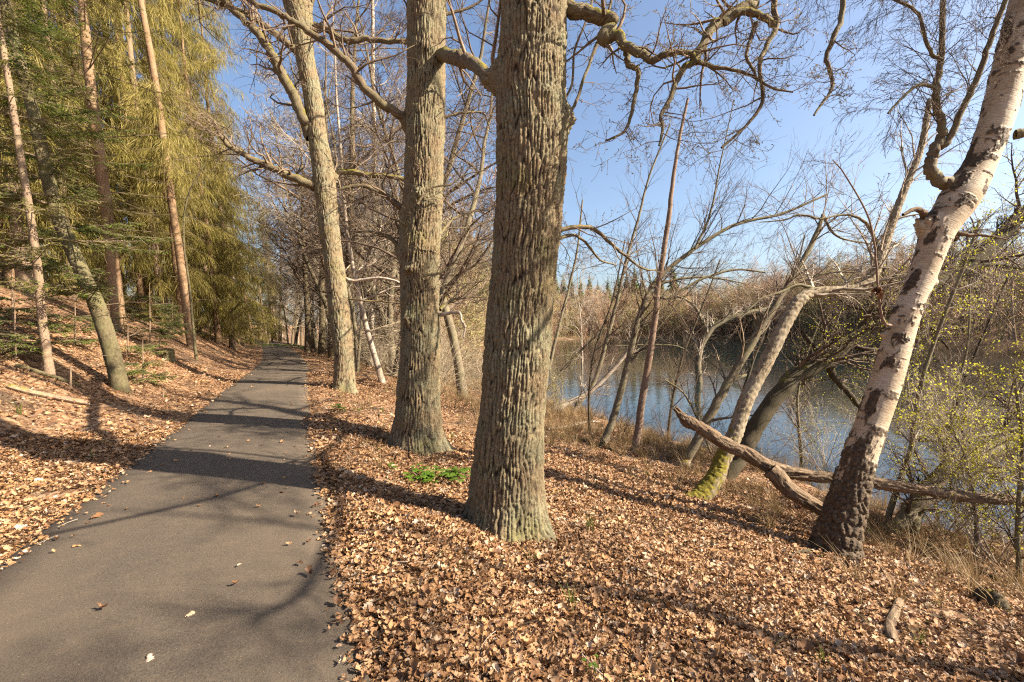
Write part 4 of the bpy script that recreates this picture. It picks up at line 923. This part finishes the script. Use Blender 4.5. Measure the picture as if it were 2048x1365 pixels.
# young green spruces
def young(label, basepx, Ht, Lmax, seed, dens=1.2):
    d, b = base_of(*basepx); e = empty('spruce_sapling', tuple(b), label, 'sapling', 'young spruces on the slope')
    t = Tubes(); t.add([(b[0], b[1], b[2] - .1), (b[0] + .02, b[1], b[2] + Ht * .5), (b[0] + .03, b[1], b[2] + Ht)], [.022, .015, .004], 7); t.build('trunk', M_SPRUCE, e, b)
    spruce_parts(e, b, lambda z: (b[0] + .02 * z, b[1], b[2] + z), Ht, .12, Lmax, 'green', seed, dens, .2, dead=False)
young('bushy green spruce sapling right of the grey green trunk', (285, 765), 1.0, .65, 221)
young('taller green spruce sapling on the slope behind leaning trunk', (300, 690), 2.0, 1.1, 222)
young('green spruce sapling at the left frame edge', (30, 715), 1.2, .95, 223)
young('tiny green spruce seedling beside the path verge', (325, 800), .25, .22, 224, 1.5)
young('low spruce seedling near the slim scaly trunk', (140, 775), .45, .5, 225)
young('green spruce sapling high on the slope at left edge', (25, 645), 1.3, 1.0, 227)
young('green spruce sapling between the two leaning trunks', (150, 690), 1.1, .8, 228)
young('low green spruce sapling on the slope right of leaning trunk', (255, 715), .8, .7, 229)
young('small green spruce sapling by the stump', (318, 712), .6, .5, 230)
young('green spruce sapling under the reddish trunks', (345, 672), 1.4, .9, 231)
young('dark young spruce by the far bend of path', (500, 697), 2.6, 1.2, 226, .8)

# ------------------------------------------------------------------ bare broadleaved trees behind the oaks
def bare_proto(seed, Ht, rad, first, nl, mat, twm, rmin=.007, name='bare_tree', droop=.02):
    e = empty(name, (0, 0, 0)); rn = random.Random(seed)
    tb = Tubes(); pts, rad_, dirs = [(0, 0, -.3)], [rad * 1.25], []
    d = (rn.gauss(0, .05), rn.gauss(0, .05), 1); p = (0, 0, -.3)
    for k in range(12):
        d = nrm((d[0] + rn.gauss(0, .06), d[1] + rn.gauss(0, .06), d[2] + .05)); p = tuple(p[c] + d[c] * Ht / 12 for c in range(3)); pts.append(p); rad_.append(rad * (1 - .9 * (k + 1) / 12))
    tb.add(pts, rad_, 10); tb.build('trunk', mat, e)
    cr = Tubes(rmin)
    S = [(6, .18, droop, 7, .75, .5, 5), (5, .22, .02, 6, .7, .55, 3), (4, .22, .02, 5, .6, .6, 3), (2, .2, .0, 0, 1, 1, 3)]
    for j in range(nl):
        t = first + (1 - first) * (j + rn.random()) / nl; x = t * 12; i = min(int(x), 11); f = x - i
        q = tuple(pts[i][c] * (1 - f) + pts[i + 1][c] * f for c in range(3))
        dd = rot_dir((0, 0, 1), rn.uniform(.7, 1.3), rn)
        grow(cr, q, dd, Ht * .30 * (1.25 - t) * rn.uniform(.7, 1.2) + .5, rad_[i] * .5, 0, S, rn)
    cr.build('crown', twm, e)
    return e
bprot = [bare_proto(301, 15, .17, .18, 15, M_SHORE, M_TWIGD), bare_proto(302, 17, .20, .25, 15, M_LIMB, M_TWIG), bare_proto(303, 14, .11, .22, 16, M_PALE, M_PALE, .006), bare_proto(304, 11, .09, .12, 14, M_SHORE, M_FARTW)]
bused = set()
BL = ['dark-limbed bare tree in the wood behind the oaks', 'grey-barked bare tree in the wood behind the oaks', 'pale-stemmed bare birch in the wood behind the oaks', 'slender brown bare tree in the wood behind the oaks']
def put_bare(k, x, y, rz, sc, label=None, tilt=(0, 0)):
    e = bprot[k] if k not in bused else copy_tree(bprot[k]); bused.add(k)
    e.location = (x, y, hz(x, y) - .02); e.rotation_euler = (tilt[0], tilt[1], rz); e.scale = (sc, sc, sc)
    return tag(e, label or '%s %s, %s' % (BL[k].split(' in the')[0], place_words(x, y, BTW), 'fairly near' if y < 22 else 'farther off' if y < 40 else 'far off'), 'tree', 'bare trees behind the oaks')
for q, (k, px, py, sc, lb) in enumerate([(1, 617, 706, 1.1, 'left of the two stout oaks standing far along path'), (1, 643, 708, 1.25, 'right of the two stout oaks standing far along path'), (3, 800, 728, 1.1, None),
        (3, 714, 745, .8, None), (0, 778, 740, 1.0, None), (0, 590, 690, 1.0, None), (3, 583, 692, 1.0, None), (0, 668, 712, 1.1, None), (1, 700, 716, 1.0, None), (3, 760, 722, 1.2, None), (2, 688, 712, 1.1, None), (0, 905, 722, .9, None), (3, 935, 712, 1.0, None), (3, 850, 716, 1.0, None), (0, 820, 712, 1.1, None), (2, 640, 700, 1.2, None), (1, 560, 684, 1.1, None), (2, 596, 687, 1.2, None), (0, 575, 682, 1.2, None)]):
    d, b = base_of(px, py); put_bare(k, b[0], b[1], q * 2.1 + (1.6 if q == 2 else 0), sc, lb)
for q in range(46):
    while True:
        yy = rnd.uniform(14, 55); w_ = rnd.uniform(1.8, 12); x = float(XR(yy)) + w_ / .893
        if 1024 + x / yy * FPX < 960: break
    put_bare(q % 4, x, yy, q * 1.3, rnd.uniform(.9, 1.25))
# birches by the lake in the upper right, and one off the frame shading the path
d, b = base_of(1165, 790); put_bare(2, b[0], b[1] + 1.5, .4, .95, 'pale birch with greenish haze of buds right of big oak')
for (x, y, k, s, lb) in ((11.5, .8, 0, .8, 'dark-limbed bare bank tree beyond the right frame edge'), (9.0, -1.2, 1, .85, 'grey-barked bare bank tree beyond the right frame edge')): put_bare(k, x, y, 1.0, s, lb)

for q, (px, k, sc) in enumerate([(1560, 0, 1.0), (1590, 1, 1.1), (1612, 0, 1.2), (1640, 1, 1.25), (1665, 0, 1.2), (1690, 3, 1.5), (1715, 1, 1.2), (1745, 0, 1.2), (1480, 3, 1.3), (1520, 1, .95), (1400, 0, .85), (1900, 1, 1.1), (1960, 0, 1.1), (2010, 1, 1.1)]):
    a_ = math.atan2(px - 1024, FPX); r_ = float(np.interp(math.degrees(a_), _th, _dd)) + 16 + 3 * (q % 4)
    e = put_bare(k, r_ * math.sin(a_), r_ * math.cos(a_), q * 1.7, sc, 'tall bare tree standing up from the wood across the lake'); e['group'] = 'tall trees on the far hill'
# low brown bushes between the oaks and the reeds
bb = []
for s in (1, 2, 3):
    e = empty('bush', (0, 0, 0)); rn = random.Random(400 + s); t = Tubes(.005)
    for k in range(11): grow(t, (rn.gauss(0, .12), rn.gauss(0, .12), -.05), nrm((rn.gauss(0, .5), rn.gauss(0, .5), 1)), rn.uniform(1.2, 2.6), .012, 0, S_BUSH, rn)
    t.build('stems', M_FARTW, e); bb.append(e)
bu = set()
for q in range(46):
    for _ in range(60):
        yy = rnd.uniform(11, 42); x = float(XR(yy)) + rnd.uniform(3.0, 11) / .893
        px_ = 1024 + x / yy * FPX
        if 640 < px_ < 1000 and hz(x, yy) > WATER + .05: break
    k = q % 3; e = bb[k] if k not in bu else copy_tree(bb[k]); bu.add(k)
    e.location = (x, yy, hz(x, yy)); e.rotation_euler = (0, 0, q * 1.9); s = rnd.uniform(.7, 1.3); e.scale = (s, s, s)
    tag(e, 'low leafless brown bush on the bank behind the oaks', 'bush', 'leafless bushes on the bank')

# ------------------------------------------------------------------ far shore
def far_tree(seed, Ht, mat, spread=1.0):
    rn = random.Random(seed); t = Tubes(.028)
    S = [(5, .1, .06, 12, .75, .5, 4), (4, .2, .05, 7, .7, .5, 3), (3, .2, .03, 4, .6, .5, 3), (2, .2, 0, 0, 1, 1, 3)]
    grow(t, (0, 0, -.5), (rn.gauss(0, .05), rn.gauss(0, .05), 1), Ht, .16, 0, S, rn); 
    for k in range(3): grow(t, (rn.gauss(0, .8), rn.gauss(0, .8), -.3), nrm((rn.gauss(0, .3), rn.gauss(0, .3), 1)), Ht * rn.uniform(.25, .5), .06, 1, S, rn)
    return t.build('far_tree_shape', mat)
M_F2 = plain('far_red_brown_twigs', [(.35, (.40, .24, .15)), (.65, (.70, .45, .28))], 1.5)
M_F1 = plain('far_tan_twigs', [(.35, (.36, .245, .16)), (.65, (.68, .48, .31))], 1.5)
M_F3 = plain('far_olive_twigs', [(.35, (.32, .29, .11)), (.65, (.62, .53, .23))], 1.5)
far_lib = lib([far_tree(501, 11, M_F1), far_tree(502, 12, M_F2), far_tree(503, 9, M_F1), far_tree(504, 10, M_F3), far_tree(505, 7, M_F2)], 'far_tree_shapes')
n = 1250; th = nrng.uniform(-13, 62, n); D = np.interp(th, _th, _dd)
rr = D + 1.0 + np.abs(nrng.normal(0, 1, n)) * 26 * np.interp(th, [-13, 10, 40], [.8, 1, 1.3])
x, y = rr * np.sin(np.radians(th)), rr * np.cos(np.radians(th)); z = H(x, y)
k = (z > WATER + .02) & (lat(x, y) > 8) & (nrng.random(n) < np.interp(th, [38, 46], [1, .4])); x, y, z, th = x[k], y[k], z[k], th[k]; n = len(x)
sc = nrng.uniform(.55, 1.15, n) * np.interp(th, [-10, 0, 20, 32, 40, 60], [.8, 1.05, 1.1, 1.25, 1.25, 1.1])
scatter('far_wood', np.stack([x, y, z], -1), np.stack([nrng.normal(0, .05, n), nrng.normal(0, .05, n), nrng.uniform(0, 6.28, n)], -1), sc, far_lib, 5, 'brown leafless wood along the far shore')
cp = empty('conifer_tree', (0, 0, 0)); rn = random.Random(520); t = Tubes(); t.add([(0, 0, -.5), (0, 0, 14)], [.2, .03], 6); t.build('trunk', M_SPRUCE, cp); t = Tubes(.03)
for k in range(420):
    z_ = 2 + 12 * rn.random() ** .9; a = rn.uniform(0, 6.28); L = (14.3 - z_) * .27 * rn.uniform(.6, 1.1); t.leaf((0, 0, z_), (math.cos(a), math.sin(a), -.25), (rn.gauss(0, .5), rn.gauss(0, .5), 1), L, L * .45)
    t.leaf((math.cos(a) * L * .4, math.sin(a) * L * .4, z_ - .1 * L), (math.cos(a + .6), math.sin(a + .6), -.4), (rn.gauss(0, .5), rn.gauss(0, .5), 1), L * .5, L * .25)
t.build('crown', M_NEEDLE, cp)
first = True
for q, px in enumerate((1112, 1126, 1141, 1160, 1178, 1195, 1215, 1236, 1252, 1268, 1283, 1300, 1318, 1345, 900, 930, 955)):
    th_ = math.atan2(px - 1024, FPX); D_ = float(np.interp(math.degrees(th_), _th, _dd)) + 36 + 9 * rnd.random()
    x, y = D_ * math.sin(th_), D_ * math.cos(th_); e = cp if first else copy_tree(cp); first = False
    e.location = (x, y, hz(x, y)); s = rnd.uniform(1.25, 1.75); e.scale = (s, s, s); e.rotation_euler = (0, 0, q)
    tag(e, 'small dark conifer on the skyline above the far shore', 'tree', 'conifers on the far skyline')

# ------------------------------------------------------------------ ground things
def on_ground(px, py): return base_of(px, py)[1]
def stick(name, label, pts, w0, w1, mat, lift=.012, group=None, bark=False, cat='stick', sides=7):
    q = [on_ground(*a) for a in pts]; n = len(q); d = [np.linalg.norm(a - np.array([0, 0, CAM_Z])) for a in q]
    row = np.array([list(a + np.array([0, 0, lift + (w0 + (w1 - w0) * k / (n - 1)) / 2 / FPX * d[k] * .6])) + [(w0 + (w1 - w0) * k / (n - 1)) / 2 / FPX * d[k]] for k, a in enumerate(q)])
    S = spline(row, n * 5); S[0, 3] *= .6; S[-1, 3] *= .5
    e = link_mesh_tube(name, S, mat, sides); tag(e, label, cat, group); return e
def link_mesh_tube(name, S, mat, sides):
    o = S[len(S) // 2, :3].copy(); t = Tubes(); t.add(S[:, :3].tolist(), S[:, 3].tolist(), sides)
    V, F, U = t.arrays(); e = link_mesh(name, V - o, F, mat, uv=U); e.location = o; return e
stick('fallen_branch', 'pale fallen pole lying on leaves at the left edge', [(15, 778), (60, 790), (110, 800), (175, 812)], 9, 8, M_SPRUCE, cat='branch')
stick('fallen_branch', 'dark fallen pole half buried below the leaning spruce', [(30, 735), (75, 748), (130, 765), (160, 775)], 7, 5, M_GREYSPR, cat='branch')
stick('fallen_branch', 'bare wood chunk with a knob lying on leaves, lower right', [(1800, 1208), (1788, 1240), (1780, 1262), (1784, 1292)], 11, 16, M_DEAD, cat='branch')
stick('fallen_branch', 'long thin branch on leaves at lower right edge', [(1812, 1220), (1860, 1235), (1920, 1248), (1990, 1262)], 5, 4, M_DEAD, cat='branch')
stick('fallen_branch', 'curved twig in the leaf litter, lower centre right', [(1372, 1232), (1390, 1220), (1420, 1213), (1460, 1210)], 4, 2, M_LIMB, cat='branch')
stick('fallen_branch', 'thin straight twig in leaf litter left of the curved one', [(1252, 1182), (1275, 1200), (1310, 1212), (1345, 1224)], 4, 3, M_LIMB, cat='branch')
stick('fallen_branch', 'peeled white birch branch piece below the large birch', [(1742, 1178), (1758, 1168), (1775, 1160), (1815, 1164)], 8, 4, M_SNAG, cat='branch')
stick('fallen_branch', 'short white birch piece in the leaves', [(1706, 1232), (1722, 1222), (1740, 1210)], 7, 4, M_PALE, cat='branch')
stick('fallen_branch', 'dark root-like branch curving from the birch foot', [(1585, 1112), (1620, 1106), (1645, 1118)], 6, 4, M_DARK, cat='branch')
stick('fallen_branch', 'pale dead branch lying across grass beside the big oak', [(1095, 862), (1130, 858), (1170, 848), (1200, 846)], 7, 5, M_PALE, cat='branch')
stick('fallen_branch', 'dark branch lying behind the oak toward the snag', [(1110, 872), (1150, 880), (1195, 892), (1230, 905)], 7, 5, M_DARK, cat='branch')
stick('fallen_branch', 'long branch in leaves at the right edge by stump', [(1850, 1095), (1900, 1120), (1960, 1150), (2030, 1180)], 8, 6, M_DARK, cat='branch')
stick('fallen_branch', 'pale arching dead branch between second and third oak', [(770, 740), (785, 752), (800, 760)], 9, 7, M_PALE, cat='branch')
stick('twig', 'yellowish stalk stub lying in leaves beside the path', [(753, 1043), (762, 1034), (772, 1028)], 7, 7, M_REED, cat='twig')
for k, pts in enumerate([[(548, 1072), (565, 1062), (590, 1062), (603, 1074)], [(627, 1204), (629, 1192), (628, 1186)], [(512, 1306), (530, 1309), (535, 1309)], [(470, 992), (483, 988), (490, 998)], [(738, 1160), (760, 1140), (775, 1120)], [(1085, 995), (1120, 985), (1150, 975)]]):
    stick('twig', ['curved twig on the asphalt edge in front of oak', 'short dark twig on the asphalt near its right edge', 'thin pale twig on the asphalt at bottom', 'tiny forked twig on asphalt in the trunk shadow', 'thin straight twig on leaves by path edge', 'thin twig lying right of the big oak foot'][k], pts, 3.4, 2, M_LIMB, cat='twig', sides=5)
for k, (px, py, s, lb) in enumerate([(205, 1240, .10, 'pale leaf alone on the bottom left asphalt'), (383, 1248, .09, 'pale leaf on asphalt near the bottom centre'), (600, 1147, .085, 'orange lobed leaf on asphalt near the right edge'), (473, 1190, .06, 'small tan leaf on asphalt below the shadow'), (298, 1340, .10, 'tan leaf at the bottom edge of asphalt'), (577, 1106, .07, 'small brown leaf on asphalt by the curved twig'), (616, 1103, .08, 'orange leaf on asphalt against the leaf drift'), (565, 996, .08, 'pale leaf on asphalt at the trunk shadow'), (480, 1150, .05, 'tiny brown leaf mid asphalt'), (594, 1044, .11, 'brown leaf heap piece beside the curved twig')]):
    b = on_ground(px, py); o = bpy.data.objects.new('fallen_leaf', leaf_meshes[k % 6]); COL.objects.link(o)
    o.location = (b[0], b[1], .03); o.rotation_euler = (.15, .1, k * 1.3); o.scale = (s * .68, s * .68, s * .68); tag(o, lb, 'leaf', 'leaves lying on the path')
# rotten stump pieces at the right edge
def stump(label, px, py, h, r, seed, mat):
    d, b = base_of(px, py); e = empty('stump', tuple(b), label, 'stump')
    C = np.array([[b[0], b[1], b[2] - .1], [b[0], b[1], b[2] + h * .5], [b[0] + .04, b[1], b[2] + h]])
    bark_trunk('trunk', C, np.array([r * 1.2, r, r * .8]), mat, e, b, .05, .1, .03, .015, flare=r * .4, flare_h=.1, seed=seed)
    n = 9; V = [(.04, 0, h - .03)] + [(.04 + r * .82 * math.cos(k * 6.283 / n), r * .82 * math.sin(k * 6.283 / n), h - .02 + .05 * math.sin(k * 2.3)) for k in range(n)]
    link_mesh('cut_top', V, [(0, 1 + k, 1 + (k + 1) % n) for k in range(n)], M_DEAD, e, smooth=False)
stump('dark rotten stump in the leaves at lower right edge', 1985, 1215, .10, .10, 601, M_DARK)
stump('grey broken stump standing on the left slope', 338, 722, .35, .13, 602, M_GREYSPR)

def herb(label, px, py, n, spread, seed, name='herb_plant', ls=.055):
    d, b = base_of(px, py); e = empty(name, tuple(b), label, 'plant', 'green herbs on the forest floor'); rn = random.Random(seed); st = Tubes(.0015); lf = Tubes()
    for k in range(n):
        a = rn.uniform(0, 6.28); q = abs(rn.gauss(0, spread)); x, y = b[0] + q * math.cos(a) * 1.4, b[1] + q * math.sin(a) * .7; z = hz(x, y); h = rn.uniform(.05, .13)
        t = (x + rn.gauss(0, .03), y + rn.gauss(0, .03), z + h); st.add([(x, y, z), t], [.002, .0015], 3); o = rn.uniform(0, 6.28)
        for g_ in range(5):
            aa = o + g_ * 1.2566; lf.leaf(t, (math.cos(aa), math.sin(aa), rn.uniform(-.35, .15)), (rn.gauss(0, .2), rn.gauss(0, .2), 1), ls * rn.uniform(.8, 1.2), ls * .75)
    st.build('stems', M_GRASS, e, b); lf.build('leaves', M_HERB, e, b)
herb('bright green leafy herb clump left of the big oak foot', 858, 968, 48, .15, 701)
herb('darker green herb patch behind the bright clump by the oak', 905, 958, 40, .22, 702)
herb('small green herb on the verge below third oak', 678, 823, 22, .10, 703)
herb('green verge plants at the far path bend, right side', 592, 694, 90, .8, 704, ls=.14)
herb('green verge plants at the far path bend, left side', 548, 692, 90, .8, 705, ls=.14)
herb('yellow green sprig at the bottom edge of leaf litter', 1190, 1359, 5, .03, 706, ls=.014)
tl = [(1190, 975, 'beside the bank right of big oak'), (1180, 1060, 'right of the big oak foot, tallest'), (1062, 1130, 'in front of the big oak foot'), (1145, 1215, 'bright upright blades in mid litter'), (760, 905, 'left of the second oak foot'), (765, 825, 'between second and third oak'), (905, 880, 'right of the second oak foot'), (1745, 1075, 'just behind the birch foot'), (330, 795, 'on the left verge by the seedling'), (180, 920, 'in the left verge shadow'), (40, 830, 'tall blades at the left edge'), (1840, 1295, 'short blades at lower right'), (1650, 1330, 'thin blades at the bottom right'), (1560, 955, 'beside the mossy birch foot'), (1295, 955, 'on the leaf slope above mossy birch'), (205, 895, 'straw clump on left verge')]
for k, (px, py, lb) in enumerate(tl):
    d, b = base_of(px, py); o = blade_tuft('grass_tuft', 9 + (k * 5) % 9, .13 + .02 * (k % 4) + (.12 if 'tall' in lb or 'straw' in lb else 0), .12, M_STRAW if 'straw' in lb else M_GRASS, 800 + k, .0030 + .0010 * d / 4, .9 if 'straw' in lb else .6); o.location = b
    tag(o, 'grass tuft ' + lb, 'grass tuft', 'small grass tufts in the litter')
# the wood closing the view where the path bends out of sight
for q in range(16):
    yy = 46 + 3.2 * q; x = float(XR(yy)) + rnd.uniform(1.6, 9)
    put_bare(q % 4, x, yy, q * 1.1, rnd.uniform(.8, 1.2))
    if q % 2 == 0: put_spruce(3 if q % 4 else 1, float(XR(yy)) - 2.1 - rnd.uniform(1.5, 5), yy + 2, q * 2.2, rnd.uniform(.8, 1.1))

# pale reeds fringing the far shore
th = nrng.uniform(-9, 56, 2600); D = np.interp(th, _th, _dd) + nrng.uniform(-3, 1.5, 2600)
x, y = D * np.sin(np.radians(th)), D * np.cos(np.radians(th)); z = np.maximum(H(x, y), WATER - .1); n = len(x)
scatter('far_reeds', np.stack([x, y, z], -1), np.stack([nrng.normal(0, .1, n), nrng.normal(0, .1, n), nrng.uniform(0, 6.28, n)], -1), nrng.uniform(.9, 1.9, n), reed_lib, 3, 'pale dry reeds fringing the far shore')

for q in range(5):
    yy = 66 + 7 * q; put_spruce(3, float(XR(yy)) + 2.5 + q, yy, q * 1.2, 1.0)
# fine twigs lying in the litter
tl_ = []
for k in range(3):
    t = Tubes(.0012); rn = random.Random(900 + k)
    grow(t, (-.12, 0, 0), (1, 0, 0), .24, .0026, 0, [(5, .16, 0, 2, .6, .5, 4), (3, .2, 0, 0, 1, 1, 3)], rn); o = t.build('litter_twig_shape', (M_LIMB, M_DEAD, M_PALE)[k]); o.scale = (1, 1, .35); tl_.append(o)
twig_lib = lib(tl_, 'litter_twig_shapes')
x, y = polar(4200, 1.4, 11); k = (np.abs(lat(x, y)) > HALF + .05) & (H(x, y) > WATER + .15); x, y = x[k], y[k]; n = len(x)
scatter('litter_twigs', np.stack([x, y, H(x, y) + .028], -1), np.stack([nrng.normal(0, .1, n), nrng.normal(0, .12, n), nrng.uniform(0, 6.28, n)], -1), nrng.uniform(.4, 1.7, n), twig_lib, 3, 'fine broken twigs scattered over the leaf litter')

# where a few look-alikes share a label, tell them apart by their order in the picture
bylab = {}
for o in list(COL.objects):
    if o.parent is None and 'category' in o: bylab.setdefault(o['label'], []).append(o)
ORD = ('first', 'second', 'third', 'fourth', 'fifth', 'sixth')
for lb, os_ in bylab.items():
    if 2 <= len(os_) <= 6:
        for k, o in enumerate(sorted(os_, key=lambda o: o.location.x / max(o.location.y, .5))): o['label'] = ' '.join(lb.split()[:13]).rstrip(',') + ', %s from left' % ORD[k]
